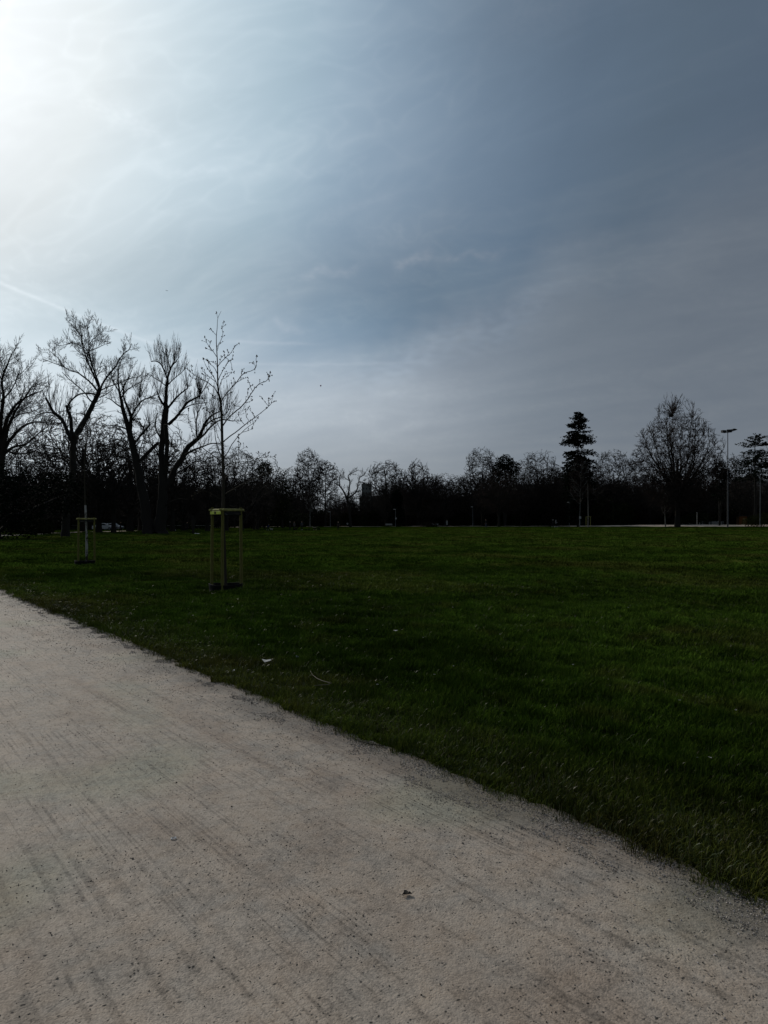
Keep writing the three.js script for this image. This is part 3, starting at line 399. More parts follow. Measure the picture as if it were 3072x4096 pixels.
[[60, 1790, 112, 0], [165, 1740, 118, 2], [260, 1800, 104, 1], [330, 1640, 124, 0], [395, 1690, 112, 2], [455, 1760, 108, 3], [520, 1660, 126, 1], [560, 1830, 135, 0], [690, 1760, 128, 3], [735, 1850, 140, 1], [830, 1800, 132, 2], [905, 1790, 138, 0], [965, 1800, 150, 1], [1030, 1870, 165, 3], [-10, 1720, 95, 1], [110, 1850, 130, 3], [620, 1790, 150, 2]].forEach(([px, py, d, k], n) => {
  const p = G(px, d), s = hOf(py, p, d) / [16, 15, 17, 15][k], lab = GROVE_LABELS[n], gr = GL;
  if (!protoMid[k]) { protoMid[k] = placeTree('grove_tree', lab, mids[k], p, gr, M.bark, M.twig, n * 2.1); protoMid[k].scale.setScalar(s); } else dup(protoMid[k], p, n * 2.1, s, lab, gr);
});
console.log('bare trees done');

// evergreens
function conifer(name, label, px, pyTop, d, prof, sd, dens, m = M.needle, gaps = () => 1) {
  seed(sd);
  const p = G(px, d), H = hOf(pyTop, p, d), t = thing(name, label, 'tree', p), trunk = new TB(), lim = new TB(), fo = new TB();
  trunk.tube([V(0, -0.4, 0), V(0.1, H * 0.3, 0), V(-0.1, H * 0.65, 0.1), V(0, H, 0)], [0.42, 0.32, 0.2, 0.03], 8);
  const k = d / F;
  for (let q = 0; q < dens; q++) {
    const f = clamp((Math.floor(rnd() * 27) + 0.5) / 27 + R(-0.017, 0.017)), y = f * H, w = prof(f, 0) * k; if (w <= 0.05 || rnd() > gaps(f)) continue;
    const a = R(0, 6.28), len = w * R(0.35, 1.12), tip = V(Math.cos(a) * len, y - len * R(0.05, 0.3) + (f > 0.85 ? len * 0.5 : 0), Math.sin(a) * len), base = V(0, y, 0), mid = base.clone().lerp(tip, 0.5).add(V(0, -len * 0.06, 0));
    lim.tube([base, mid, tip], [0.05, 0.035, 0.015], 3);
    const n = Math.ceil(len * 9);
    for (let s = 0; s < n; s++) { const u = Math.sqrt(R(0.05, 1.05)), c = base.clone().lerp(tip, u).add(V(R(-1, 1), R(-0.5, 0.25), R(-1, 1)).multiplyScalar(0.12 + 0.16 * len * u)); fo.leaf(c, V(Math.cos(a) * 0.8 + R(-0.8, 0.8), R(-0.7, 0.25), Math.sin(a) * 0.8 + R(-0.8, 0.8)).normalize(), R(0.35, 0.8), R(0.1, 0.2)); }
  }
  mesh('trunk', trunk.geo(), M.bark, t); mesh('limbs', lim.geo(), M.bark, t); mesh('crown', fo.geo(), m, t);
  return t;
}
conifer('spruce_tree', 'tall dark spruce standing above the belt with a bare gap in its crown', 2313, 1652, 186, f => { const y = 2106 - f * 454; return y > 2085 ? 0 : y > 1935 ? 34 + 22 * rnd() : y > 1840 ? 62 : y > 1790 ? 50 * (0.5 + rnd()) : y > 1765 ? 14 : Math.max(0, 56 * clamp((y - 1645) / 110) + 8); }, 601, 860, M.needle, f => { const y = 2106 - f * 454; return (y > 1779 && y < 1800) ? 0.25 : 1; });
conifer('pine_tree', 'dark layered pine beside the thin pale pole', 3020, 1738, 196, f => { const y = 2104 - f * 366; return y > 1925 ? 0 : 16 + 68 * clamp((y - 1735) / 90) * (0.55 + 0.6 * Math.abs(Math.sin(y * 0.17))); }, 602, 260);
function leafMass(tb, c, rx, ry, rz, n, s) { for (let k = 0; k < n; k++) { let x, y, z, q; do { x = R(-1, 1); y = R(-1, 1); z = R(-1, 1); q = x * x + y * y + z * z; } while (q > 1 || q < 0.12); const e = 1 + 0.25 * n3(x * 2 + c.x, y * 2, z * 2 + c.z); tb.leaf(V(c.x + x * rx * e, Math.max(0.05, c.y + y * ry * e), c.z + z * rz * e), V(R(-1, 1), R(-0.6, 1), R(-1, 1)).normalize(), s * R(0.6, 1.5), s * R(0.3, 0.6)); } }
function evergreen(name, label, category, p, lobes, n, s, m, sd, group, trunkR = 0.2) {
  seed(sd); const t = thing(name, label, category, p, 0, group), tb = new TB(), tr = new TB();
  const h = Math.max(...lobes.map(q => q[1])); 
  for (const [x, y, z, rx, ry, rz] of lobes) { tr.tube([V(0, -0.3, 0), V(x * 0.3, y * 0.5, z * 0.3), V(x, y, z)], [trunkR, trunkR * 0.7, trunkR * 0.25], 5); leafMass(tb, V(x, y, z), rx, ry, rz, Math.round(n / lobes.length), s); }
  mesh(category === 'tree' ? 'trunk' : 'stems', tr.geo(), M.bark, t); mesh(category === 'tree' ? 'crown' : 'foliage', tb.geo(), m, t); return t;
}
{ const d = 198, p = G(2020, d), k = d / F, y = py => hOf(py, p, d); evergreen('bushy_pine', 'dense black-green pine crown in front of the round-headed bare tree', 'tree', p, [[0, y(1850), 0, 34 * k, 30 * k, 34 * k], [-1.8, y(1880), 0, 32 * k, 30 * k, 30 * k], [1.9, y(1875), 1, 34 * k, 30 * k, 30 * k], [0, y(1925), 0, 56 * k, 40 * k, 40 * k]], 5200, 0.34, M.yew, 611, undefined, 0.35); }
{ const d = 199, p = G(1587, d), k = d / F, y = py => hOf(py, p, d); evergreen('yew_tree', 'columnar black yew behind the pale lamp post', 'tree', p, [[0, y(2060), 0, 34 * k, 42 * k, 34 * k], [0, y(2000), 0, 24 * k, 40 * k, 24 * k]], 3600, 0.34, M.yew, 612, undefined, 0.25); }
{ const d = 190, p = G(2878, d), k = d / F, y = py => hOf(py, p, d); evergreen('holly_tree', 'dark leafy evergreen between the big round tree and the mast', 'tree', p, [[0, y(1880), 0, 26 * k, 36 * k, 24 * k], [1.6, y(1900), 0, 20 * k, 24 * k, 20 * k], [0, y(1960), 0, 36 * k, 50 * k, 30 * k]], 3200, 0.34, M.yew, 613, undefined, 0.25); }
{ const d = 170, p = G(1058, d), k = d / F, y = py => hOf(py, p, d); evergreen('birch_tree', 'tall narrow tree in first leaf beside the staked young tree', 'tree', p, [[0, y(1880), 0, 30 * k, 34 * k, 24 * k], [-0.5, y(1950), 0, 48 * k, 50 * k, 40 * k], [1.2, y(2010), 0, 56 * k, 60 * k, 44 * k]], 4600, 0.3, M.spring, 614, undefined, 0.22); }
{ const d = 172, p = G(1130, d), k = d / F, y = py => hOf(py, p, d); evergreen('leafing_tree', 'bushy tree in first leaf behind the child and white dog', 'tree', p, [[0, y(1960), 0, 50 * k, 70 * k, 40 * k], [-1, y(2030), 0, 60 * k, 50 * k, 44 * k]], 3600, 0.3, M.shrub, 615, undefined, 0.22); }
{ const d = 64, p = G(-45, d), k = d / F; evergreen('yew_thicket', 'black evergreen thicket beside the path under the spreading tree', 'shrub', p, [[0, 2.2, 0, 3.2, 2.6, 2.4], [-1, 4.6, -1, 3.4, 2.6, 2.4], [1.4, 3.2, -3, 2.2, 3.2, 2.2], [2.6, 4.4, -9, 2.6, 2.4, 2.4]], 7000, 0.22, M.yew, 616); }
{ const pr = [], BUSH_LABELS = ["dark bush below the tower block", "dark bush right of the columnar yew", "dark bush behind the slim lamp near the pale coat", "tall dark bush below the wispy tree", "dark bush behind the two joggers", "tallest dark bush, between sapling and low belt trees", "dark bush right of the far sapling", "dark bush left of the pale forked birch", "dark bush behind the white post and board fence", "dark bush below the zigzag tree", "dark bush behind the slim lamp near the dogs", "dark bush behind the three standing people", "dark bush behind the child with the white dog", "dark bush below the narrow tree in first leaf"]; [[1470, 2040, 203, 4], [1660, 2050, 206, 4.5], [1850, 2040, 206, 4], [2120, 2020, 206, 6], [2230, 2030, 203, 5], [2420, 1985, 206, 6.5], [2480, 2010, 202, 5], [2560, 2015, 205, 5.5], [2790, 2040, 204, 4.5], [1380, 2045, 206, 4.5], [1290, 2050, 207, 4.5], [1190, 2040, 190, 4.5], [1110, 2050, 178, 4], [1010, 2060, 170, 4]].forEach(([px, py, d, rx], n) => {
  const p = G(px, d), h = hOf(py, p, d), lab = BUSH_LABELS[n], gr = 'undergrowth bushes along the far belt', k = n % 3;
  if (!pr[k]) { pr[k] = evergreen('belt_bush', lab, 'bush', p, k === 0 ? [[0, 1.6, 0, 4, 1.7, 2.4], [1.6, 2.2, 0, 2.4, 1.8, 2]] : k === 1 ? [[-1.4, 1.5, 0, 3, 1.8, 2.2], [1.5, 1.8, 0, 3, 2, 2.2]] : [[0, 1.9, 0, 3.6, 2, 2.4], [-2, 1.1, 0, 2.4, 1.4, 2]], 1900, 0.3, k === 1 ? M.brown : M.shrub, 620 + k, gr, 0.06); pr[k].userData.h = undefined; pr[k].scale.set(rx / 4, h / 4, 1); }
  else dup(pr[k], p, R(-0.4, 0.4), V(rx / 4, h / 4, 1), lab, gr); }); for (const q of pr) delete q.userData.h; }
{ const d = 184, p = G(3030, d), k = d / F; evergreen('yellow_bush', 'leafy bush at the foot of the thin pale pole', 'bush', p, [[0, 1.6, 0, 2.6, 1.8, 2], [-1.8, 1.2, 0, 2.2, 1.4, 1.6], [2, 1.8, 0, 2.6, 2, 2]], 2600, 0.2, M.spring, 640, undefined, 0.05); }
{ const d = 182, p = G(1705, d); evergreen('bramble_bush', 'low brushy bush at the lawn edge right of the pale lamp post', 'bush', p, [[0, 0.5, 0, 2.4, 0.7, 1.2], [1.6, 0.7, 0, 1.6, 0.9, 1.2]], 700, 0.2, M.brown, 641, undefined, 0.03); }
{ const d = 150, p = G(660, d); evergreen('clipped_hedge', 'long low clipped hedge behind the pollarded tree', 'hedge', p, [-6, -4, -2, 0, 2, 4, 6, 8].map(x => [x, 0.55, 0, 1.4, 0.6, 0.7]), 4200, 0.13, M.yew, 642, undefined, 0.04); }
{ // bare woodland massed behind the belt: reads as one mass
  const pr = bareTree('low', 16, 14, 0.3, 701, 0, 0.055), g = mergeGeometries(pr), spots = []; seed(702);
  for (let k = 0; k < 460; k++) { const d = R(216, 320), px = R(-150, 3250); spots.push([px, d, R(0.5, 1.08) * (px < 900 ? 1.05 : px > 1360 && px < 1520 ? 0.55 : px > 1250 && px < 1360 ? 0.6 : px > 1740 && px < 1880 ? 0.75 : 1)]); }
  for (let k = 0; k < 46; k++) spots.push([R(-200, 1050), R(150, 215), R(0.5, 0.85)]);
  const im = new THREE.InstancedMesh(g, M.twig, spots.length), m4 = new THREE.Matrix4(), qn = new THREE.Quaternion();
  spots.forEach(([px, d, s], k) => { const p = G(px, d); im.setMatrixAt(k, m4.compose(p, qn.setFromAxisAngle(V(0, 1, 0), R(0, 6.28)), V(s, s * R(0.85, 1.15), s))); });
  im.name = 'woodland'; im.castShadow = im.receiveShadow = true; tag(im, 'bare woodland massed behind the tree belt', 'woodland', null, 'stuff'); scene.add(im);
  const tb = new TB(); seed(703); leafMass(tb, V(0, 1.8, 0), 4.5, 2.2, 2, 900, 0.42);
  const us = []; for (let k = 0; k < 150; k++) us.push([k / 149 * 3500 - 200, R(216, 250), R(0.8, 1.5)]); for (let k = 0; k < 34; k++) us.push([R(-200, 1050), R(165, 200), R(0.3, 0.6)]); for (let k = 0; k < 22; k++) us.push([R(-250, 210), R(85, 125), R(0.3, 0.6)]);
  const iu = new THREE.InstancedMesh(tb.geo(), M.shrub, us.length);
  us.forEach(([px, d, s], k) => iu.setMatrixAt(k, m4.compose(G(px, d), qn.setFromAxisAngle(V(0, 1, 0), R(0, 6.28)), V(s, s, s))));
  iu.name = 'undergrowth'; tag(iu, 'dark undergrowth filling the gaps between far trunks', 'undergrowth', null, 'stuff'); iu.castShadow = iu.receiveShadow = true; scene.add(iu);
}
{ // nest in the big round tree
  seed(720); const d = 170, p = at(2684, 1662, d - 1), t = thing('bird_nest', 'dark twig nest high in the big round bare tree', 'nest', p), tb = new TB(), cup = new TB();
  for (let k = 0; k < 160; k++) { const a = R(0, 6.28), y = R(-0.35, 0.35), r = 0.62 * Math.sqrt(1 - (y / 0.5) ** 2) * R(0.7, 1), c = V(Math.cos(a) * r, y, Math.sin(a) * r), e = V(-Math.sin(a), R(-0.4, 0.4), Math.cos(a)).multiplyScalar(0.3); tb.tube([c.clone().sub(e), c.clone().add(e)], [0.02, 0.015], 3); }
  mesh('twigs', tb.geo(), M.bark, t); mesh('cup', new THREE.SphereGeometry(0.5, 12, 6, 0, 6.29, 1.4, 1.74).scale(1, 0.8, 1), M.brown, t);
}
// birches with pale stems
function birch(label, px, d, pyTop, lean, sd, r = 0.13) { seed(sd); const p = G(px, d), H = hOf(pyTop, p, d), geos = bareTree('slender', H, H * 0.28, r, sd, lean, 0.022); return placeTree('birch', label, geos, p, undefined, M.birch, M.reddish); }
birch('slim birch with pale leaning stem in front of the tall spruce', 2318, 181, 1830, 0.03, 731, 0.1);
birch('thin pale birch stem behind the people with dogs', 1240, 192, 1950, 0, 732, 0.16);
birch('pale forked birch stem between the big round tree and the low belt', 2662, 186, 1960, -0.05, 733, 0.13);
{ // pollard stump with shoots, standing on the lawn
  tracedTree('pollard_stump', 'short dark pollard stump with a thick head of shoots on the lawn', 97, [400, 2060, 0.2411], [
    l([[1548, 330, 34], [1548, 250, 34], [1550, 160, 46], [1560, 60, 70], [1565, 10, 76]], { from: 0.7, tw: 10, shoots: 0.9, brush: 46 }), l([[1552, 120, 30], [1600, 40], [1650, -60]], { end: 14, shoots: 0.9, tw: 8, brush: 14 }), l([[1550, 120, 28], [1500, 40], [1460, -80]], { end: 12, shoots: 0.9, tw: 8, brush: 14 })], { seed: 106, P: TW, tw: 3, tl: 1.6, tr: 0.03, shoots: 0.8 });
}
console.log('greens done');

// ------------------------------------------------------------------ staked young trees
const grain = noiseTex(128, 512, (x, y) => { const v = 0.78 + 0.22 * n2(x * 0.16, y * 0.012) + 0.12 * n2(x * 0.5, y * 0.03) - 0.35 * S(0.72, 0.95, n2(x * 0.05 + 30, y * 0.02)); return [v, v, v * 0.95]; });
const moss = noiseTex(128, 128, (x, y) => { const v = 0.75 + 0.3 * n2(x * 0.06, y * 0.06) + 0.2 * n2(x * 0.2, y * 0.2); return [v, v, v * 0.85]; });
M.post = mat([0.17, 0.16, 0.045], 0.85, { map: grain, bumpMap: grain, bumpScale: 0.004 }); M.rail = mat([0.34, 0.32, 0.12], 0.8, { map: moss, bumpMap: moss, bumpScale: 0.004 });
M.strap = mat([0.012, 0.012, 0.012], 0.6); M.plate = mat([0.56, 0.66, 0.03], 0.45, { specularIntensity: 0.5 }); M.plateMark = mat([0.05, 0.03, 0.02], 0.7); M.ring = mat([0.008, 0.008, 0.009], 0.7, { specularIntensity: 0.15 }); M.young = mat([0.045, 0.04, 0.03], 0.85, { specularIntensity: 0.25 }); M.lime = mat([0.36, 0.36, 0.35], 0.9); M.bud = mat([0.04, 0.032, 0.02], 0.8, { specularIntensity: 0.2 });
function stakeFrame(label, c, H, posts, plate, group) { // posts: offsets from the trunk; nearest first, then left and right
  const t = thing('tree_stake_frame', label, 'stake frame', c, 0, group), top = posts.map(([x, z]) => V(x * 0.97, H, z * 0.97));
  posts.forEach(([x, z], k) => { const h = H + (k ? 0.025 : 0.0), pts = [V(x * 1.03, -0.25, z * 1.03), V(x * 1.0, h * 0.5, z), V(x * 0.97, h - 0.012, z * 0.97), V(x * 0.97, h + 0.012, z * 0.97)]; mesh('post', new TB().tube(pts, [0.037, 0.036, 0.035, 0.027], 12).geo(), M.post, t); });
  const pairs = [[0, 1], [0, 2], [1, 2]];
  for (const [a, b] of pairs) { // half-round rails nailed across the post tops
    const A = top[a], B = top[b], dir = B.clone().sub(A).setY(0), len = dir.length() + 0.16, shp = new THREE.Shape(); shp.moveTo(-0.034, -0.022); shp.lineTo(0.034, -0.022); shp.absarc(0, -0.022, 0.034, 0, Math.PI, false);
    const g = new THREE.ExtrudeGeometry(shp, { depth: len - 0.016, bevelEnabled: true, bevelSize: 0.006, bevelThickness: 0.008, bevelSegments: 2, curveSegments: 10, steps: 3 }); g.translate(0, 0, -(len - 0.016) / 2); g.rotateY(Math.atan2(dir.x, dir.z));
    const mid = A.clone().add(B).multiplyScalar(0.5), lift = a === 1 ? -0.005 : b === 2 ? 0.001 : -0.003; g.translate(mid.x, H - 0.012 + lift, mid.z); mesh('rail', g, M.rail, t);
  }
  // dark ties from the posts round the trunk
  for (const q of top) { const tb = new TB(), y = H - 0.125; for (const s of [-0.03, 0.03]) { const n = V(-q.z, 0, q.x).normalize().multiplyScalar(s); tb.tube([V(q.x * 1.02, y, q.z * 1.02).add(n), V(q.x * 0.5, y - 0.012, q.z * 0.5).add(n), V(0, y - 0.015, 0).add(n.multiplyScalar(1.4))], [0.018, 0.018, 0.018], 6); } mesh('tie', tb.geo(), M.strap, t); }
  { const A = top[0], B = top[2], d = B.clone().sub(A), g = new RoundedBoxGeometry(d.length() - 0.05, 0.055, 0.02, 2, 0.005); g.rotateY(Math.atan2(-d.z, d.x)); const m = A.clone().add(B).multiplyScalar(0.5), n = V(d.z, 0, -d.x).normalize(); if (n.z < 0) n.negate(); g.translate(m.x + n.x * 0.02, H - 0.085, m.z + n.z * 0.02); mesh('batten', g, M.strap, t); }
  if (plate) { const A = top[0], B = top[1], d = B.clone().sub(A).setY(0), ang = Math.atan2(-d.z, d.x), n = V(-d.z, 0, d.x).normalize(); if (n.z < 0) n.negate(); const m = A.clone().add(B).multiplyScalar(0.5).addScaledVector(n, 0.052); m.y = H - 0.088;
    const pl = new THREE.Mesh(new RoundedBoxGeometry(plate[0], plate[1], 0.006, 2, 0.002), M.plate); pl.name = 'marker_plate'; pl.position.copy(m); pl.rotation.y = ang; pl.castShadow = pl.receiveShadow = true; t.add(pl);
    mesh('mark', new THREE.BoxGeometry(plate[1] * 1.2, plate[1] * 0.78, 0.003).translate(-0.01, 0, 0.0035), M.plateMark, pl); mesh('mark', new THREE.BoxGeometry(plate[1] * 1.2, plate[1] * 0.78, 0.003).translate(0.01, 0, -0.0035), M.plateMark, pl); }
  return t;
}
function waterRing(label, c, r, h, group) { // soft plastic collar round the root
  const p = [], idx = [], n = 48, prof = [[0, -0.05], [0.0, 0.02], [0.006, h * 0.5], [0.012, h - 0.004], [0.004, h + 0.004], [-0.006, h], [-0.01, h * 0.5], [-0.01, -0.05]];
  for (let a = 0; a <= n; a++) for (const [o, y] of prof) { const q = a / n * 2 * Math.PI, rr = r + o + 0.012 * Math.sin(q * 3 + 1) + 0.006 * Math.sin(q * 7), yy = y + (y > 0.05 ? 0.012 * Math.sin(q * 2 + 2) : 0); p.push(Math.cos(q) * rr, yy, Math.sin(q) * rr); }
  const m = prof.length; for (let a = 0; a < n; a++) for (let b = 0; b < m - 1; b++) { const o = a * m + b; idx.push(o, o + 1, o + m, o + 1, o + m + 1, o + m); }
  const g = new THREE.BufferGeometry(); g.setAttribute('position', new THREE.Float32BufferAttribute(p, 3)); g.setIndex(idx); g.computeVertexNormals();
  const t = thing('watering_ring', label, 'watering ring', c, 0, group); mesh('collar', g, M.ring, t);
  seed(9); const soil = new THREE.CircleGeometry(r - 0.012, 40, 0).rotateX(-Math.PI / 2), tb = new TB(); for (let k = 0; k < 500; k++) { const a = R(0, 6.28), q = Math.sqrt(rnd()) * (r - 0.03); tb.blob(V(Math.cos(a) * q, 0.025, Math.sin(a) * q), R(0.008, 0.022), 0.6); } soil.translate(0, 0.02, 0); mesh('soil', mergeGeometries([soil, tb.geo()]), mat([0.03, 0.024, 0.018], 1), t);
}
const D1 = 16.4, Y1 = G(903, D1), D2 = 26.8, Y2 = G(341, D2);
{ // first young tree, traced
  seed(801);
  const root = Y1.clone(), t = thing('young_tree', 'young leafless tree with round buds and seed balls tied between three stakes', 'tree', root), pt = (x, y, off) => at(500 + x * 0.4522, 1200 + y * 0.4522, D1 + off).sub(root);
  const px = 0.4522 / F * D1, tips = new TB(), buds = new TB();
  const tr = [[893, 2540, 17], [888, 2400, 16], [880, 2200, 15.5], [872, 2000, 15], [868, 1860, 28], [870, 1700, 27], [868, 1450, 26], [860, 1250, 25], [855, 1050, 23], [845, 900, 20], [827, 820, 16], [820, 700, 13], [818, 560, 10], [812, 450, 8], [808, 330, 6], [815, 250, 5], [822, 160, 3.6], [851, 98, 2.2]];
  const cv = new THREE.CatmullRomCurve3(tr.map(([x, y]) => pt(x, y, 0)), false, 'centripetal'), tp = [], rr = [], n = tr.length * 4;
  tp.push(V(0.01, -0.2, 0)); rr.push(0.05);
  for (let k = 1; k <= n; k++) { const f = k / n * (tr.length - 1), i = Math.min(tr.length - 2, Math.floor(f)); let w = mix(Math.max(tr[i][2], tr[i][1] > 1900 ? 26 : 0), Math.max(tr[i + 1][2], tr[i + 1][1] > 1900 ? 26 : 0), f - i); tp.push(cv.getPoint(k / n)); rr.push(w * px / 2 * R(0.96, 1.04)); }
  mesh('trunk', new TB().tube(tp, rr, 10).geo(), M.young, t);
  const B = [ // [outward depth slope, start width, points]
    [0.2, 10, [850, 905], [880, 850], [930, 790], [985, 730], [1030, 670], [1060, 645], [1110, 630], [1140, 615], [1160, 590], [1160, 530], [1165, 490]], [0.3, 4, [1160, 582], [1142, 572], [1130, 555]], [-0.2, 4, [1030, 670], [1032, 640], [1035, 615]], [0.3, 5, [985, 732], [1040, 700], [1085, 685]], [-0.3, 5, [930, 792], [950, 760], [975, 720], [960, 690]], [0.4, 5, [880, 852], [915, 835], [940, 815]],
    [-0.3, 12, [868, 1110], [900, 1060], [960, 1000], [1010, 960], [1060, 910], [1090, 870], [1120, 820], [1160, 765], [1200, 735], [1250, 715], [1275, 680], [1285, 635]], [-0.5, 5, [1090, 868], [1085, 815], [1105, 770], [1130, 750]], [0.2, 5, [1128, 805], [1108, 765], [1100, 735], [1087, 710]], [0.4, 5, [1022, 945], [975, 935], [945, 905]], [-0.4, 5, [1060, 910], [1100, 900], [1128, 882]], [0, 4, [1255, 713], [1265, 690], [1268, 660]],
    [0.35, 11, [872, 1255], [920, 1210], [985, 1165], [1040, 1120], [1100, 1075], [1160, 1030], [1220, 985], [1270, 940], [1300, 910], [1320, 895]], [0.2, 5, [1272, 938], [1240, 905], [1215, 870]], [0.5, 4, [1272, 935], [1268, 900], [1270, 868]], [0.2, 4, [1295, 912], [1302, 880], [1305, 845]], [0.6, 5, [1150, 1038], [1125, 1000], [1090, 950]], [0, 5, [1100, 1075], [1072, 1030], [1068, 965]], [0.1, 5, [1060, 1108], [1020, 1055], [1000, 1010]], [-0.3, 5, [1030, 1172], [1090, 1155], [1128, 1135]],
    [-0.25, 9, [880, 1385], [910, 1345], [945, 1280], [985, 1225], [1030, 1175], [1090, 1120], [1150, 1080], [1175, 1040]], [0.5, 8, [872, 1475], [940, 1445], [1030, 1432], [1100, 1428], [1160, 1412], [1200, 1395], [1250, 1390], [1325, 1385]], [0.3, 4, [1192, 1400], [1185, 1375], [1180, 1342]], [0.6, 4, [1255, 1390], [1265, 1370], [1268, 1350]], [0.2, 4, [1210, 1395], [1215, 1415], [1190, 1420]],
    [-0.4, 9, [876, 1722], [930, 1690], [1000, 1650], [1100, 1600], [1180, 1565], [1230, 1540], [1290, 1525], [1340, 1515], [1360, 1498]], [0.3, 5, [1000, 1432], [1003, 1330], [1005, 1215]], [0.4, 4, [1005, 1340], [1040, 1315], [1075, 1298]], [0.2, 4, [1005, 1320], [1020, 1290], [1022, 1268]],
    [0.1, 7, [818, 592], [850, 550], [890, 510], [930, 475], [955, 440], [975, 410], [1008, 382]], [0.3, 4, [882, 518], [878, 490], [875, 455]], [-0.2, 4, [905, 495], [915, 465], [905, 440]], [0.3, 5, [895, 510], [935, 550], [945, 590], [946, 612]], [-0.3, 7, [820, 725], [845, 660], [880, 600], [910, 550], [945, 520], [956, 488]], [0.3, 7, [825, 832], [840, 750], [860, 700], [900, 650], [930, 640], [962, 640]], [0.2, 4, [862, 698], [890, 690], [940, 640]], [0.2, 4, [835, 560], [848, 520], [850, 495]],
    [0.2, 5, [815, 412], [840, 370], [855, 340], [865, 300], [860, 255], [868, 215], [875, 188]], [0, 3, [822, 165], [815, 140], [810, 113]], [-0.3, 4, [808, 312], [780, 280], [756, 253]], [-0.2, 6, [812, 502], [780, 455], [745, 410], [720, 370], [705, 322]], [0.2, 4, [745, 410], [755, 385], [762, 362]], [0.2, 4, [780, 455], [735, 435], [712, 423]], [0.2, 4, [812, 470], [830, 400], [845, 380]], [-0.2, 4, [815, 600], [800, 560], [780, 545]],
    [-0.3, 6, [816, 655], [790, 600], [745, 560], [720, 530], [693, 516]], [0.3, 7, [818, 765], [795, 700], [760, 650], [720, 590], [700, 545], [695, 518]], [-0.1, 6, [806, 725], [740, 675], [700, 640], [675, 600]], [0.3, 4, [762, 645], [740, 575], [725, 525]], [0.5, 4, [740, 675], [700, 665], [680, 650]], [0.3, 9, [832, 852], [800, 790], [760, 750], [710, 715], [660, 690], [620, 665], [580, 640], [550, 610], [530, 600]], [0.4, 4, [562, 622], [548, 600], [547, 568]], [0.2, 4, [602, 655], [590, 620], [586, 578]], [0.2, 4, [700, 712], [640, 700], [600, 690], [575, 670]],
    [0.45, 9, [863, 1442], [800, 1390], [730, 1340], [680, 1300], [640, 1240], [600, 1170], [570, 1080], [558, 960]], [0.5, 9, [860, 1402], [830, 1330], [800, 1230], [790, 1130], [760, 1060], [730, 960], [690, 870]], [-0.4, 7, [865, 1562], [800, 1520], [740, 1460], [690, 1390], [660, 1320]], [-0.5, 9, [866, 1692], [800, 1640], [700, 1580], [600, 1500], [530, 1410], [460, 1330], [390, 1260]], [-0.3, 7, [862, 1765], [830, 1755], [700, 1690], [590, 1735]], [0.4, 7, [864, 1640], [900, 1560], [960, 1500], [1010, 1470]], [-0.4, 6, [868, 1560], [930, 1480], [985, 1400]], [0.5, 6, [862, 1300], [820, 1200], [800, 1100], [770, 980]], [0.4, 6, [858, 1180], [810, 1080], [750, 1000], [690, 960]], [0.3, 5, [840, 900], [790, 850], [745, 820], [730, 770]]];
  for (const [slope, w, ...q] of B) {
    let run = 0; const ctl = q.map(([x, y], k) => { if (k) run += Math.hypot(x - q[k - 1][0], y - q[k - 1][1]) * px; return pt(x, y, slope * run + (w < 6 ? slope * 0.4 : 0) * 0); });
    const c2 = new THREE.CatmullRomCurve3(ctl, false, 'centripetal'), m = q.length * 3, pts = [], rad = [], L = c2.getLength();
    for (let k = 0; k <= m; k++) { const p = c2.getPoint(k / m); p.add(V(R(-1, 1), R(-1, 1), R(-1, 1)).multiplyScalar(0.004)); pts.push(p); rad.push(Math.max(0.0034, mix(w, Math.max(2.2, w * 0.3), k / m) * px / 2)); }
    const tb = w >= 8 ? new TB() : tips; tb.tube(pts, rad, w >= 8 ? 6 : 4); if (w >= 8) mesh('branch', tb.geo(), M.young, t);
    const cnt = Math.ceil(L * (w >= 8 ? 7 : 11));
    for (let k = 0; k < cnt; k++) { // bud-bearing spurs on the outer part
      const u = w >= 8 ? R(0.42, 1) : R(0.25, 1), p = c2.getPointAt(u), dd = c2.getTangentAt(u), nd = turnFrom(dd, R(0.5, 1.1), R(0, 6.28)); nd.y += 0.3; nd.normalize();
      const ln = rnd() < 0.3 ? R(0.06, 0.14) : R(0.012, 0.04), e = p.clone().addScaledVector(nd, ln); tips.tube([p, p.clone().lerp(e, 0.55).add(V(R(-1, 1), R(0, 1), R(-1, 1)).multiplyScalar(ln * 0.12)), e], [0.0038, 0.0034, 0.003], 3); buds.blob(e, R(0.010, 0.016), 1.35); if (ln > 0.05) buds.blob(p.clone().lerp(e, R(0.4, 0.8)).add(V(0.008, 0.006, 0)), R(0.008, 0.012), 1.3);
      if (rnd() < 0.05) { const h = R(0.04, 0.09), q2 = e.clone().add(V(0, -h, 0)); tips.tube([e, q2], [0.0018, 0.0018], 3); buds.blob(q2, 0.017); }
    }
    const e = c2.getPoint(1); buds.blob(e, 0.015, 1.5); buds.blob(e.clone().add(V(R(-0.02, 0.02), -0.02, 0)), 0.011, 1.3);
  }
  mesh('twigs', tips.geo(), M.young, t); mesh('buds', buds.geo(), M.bud, t);
  stakeFrame('three mossy stakes with rails and a yellow-green marker plate holding the budding young tree', root, 1.865, [[0.0, 0.33], [-0.325, -0.04], [0.33, -0.13]], [0.5, 0.068]);
  waterRing('black plastic watering ring at the foot of the budding young tree', root, 0.37, 0.14);
}
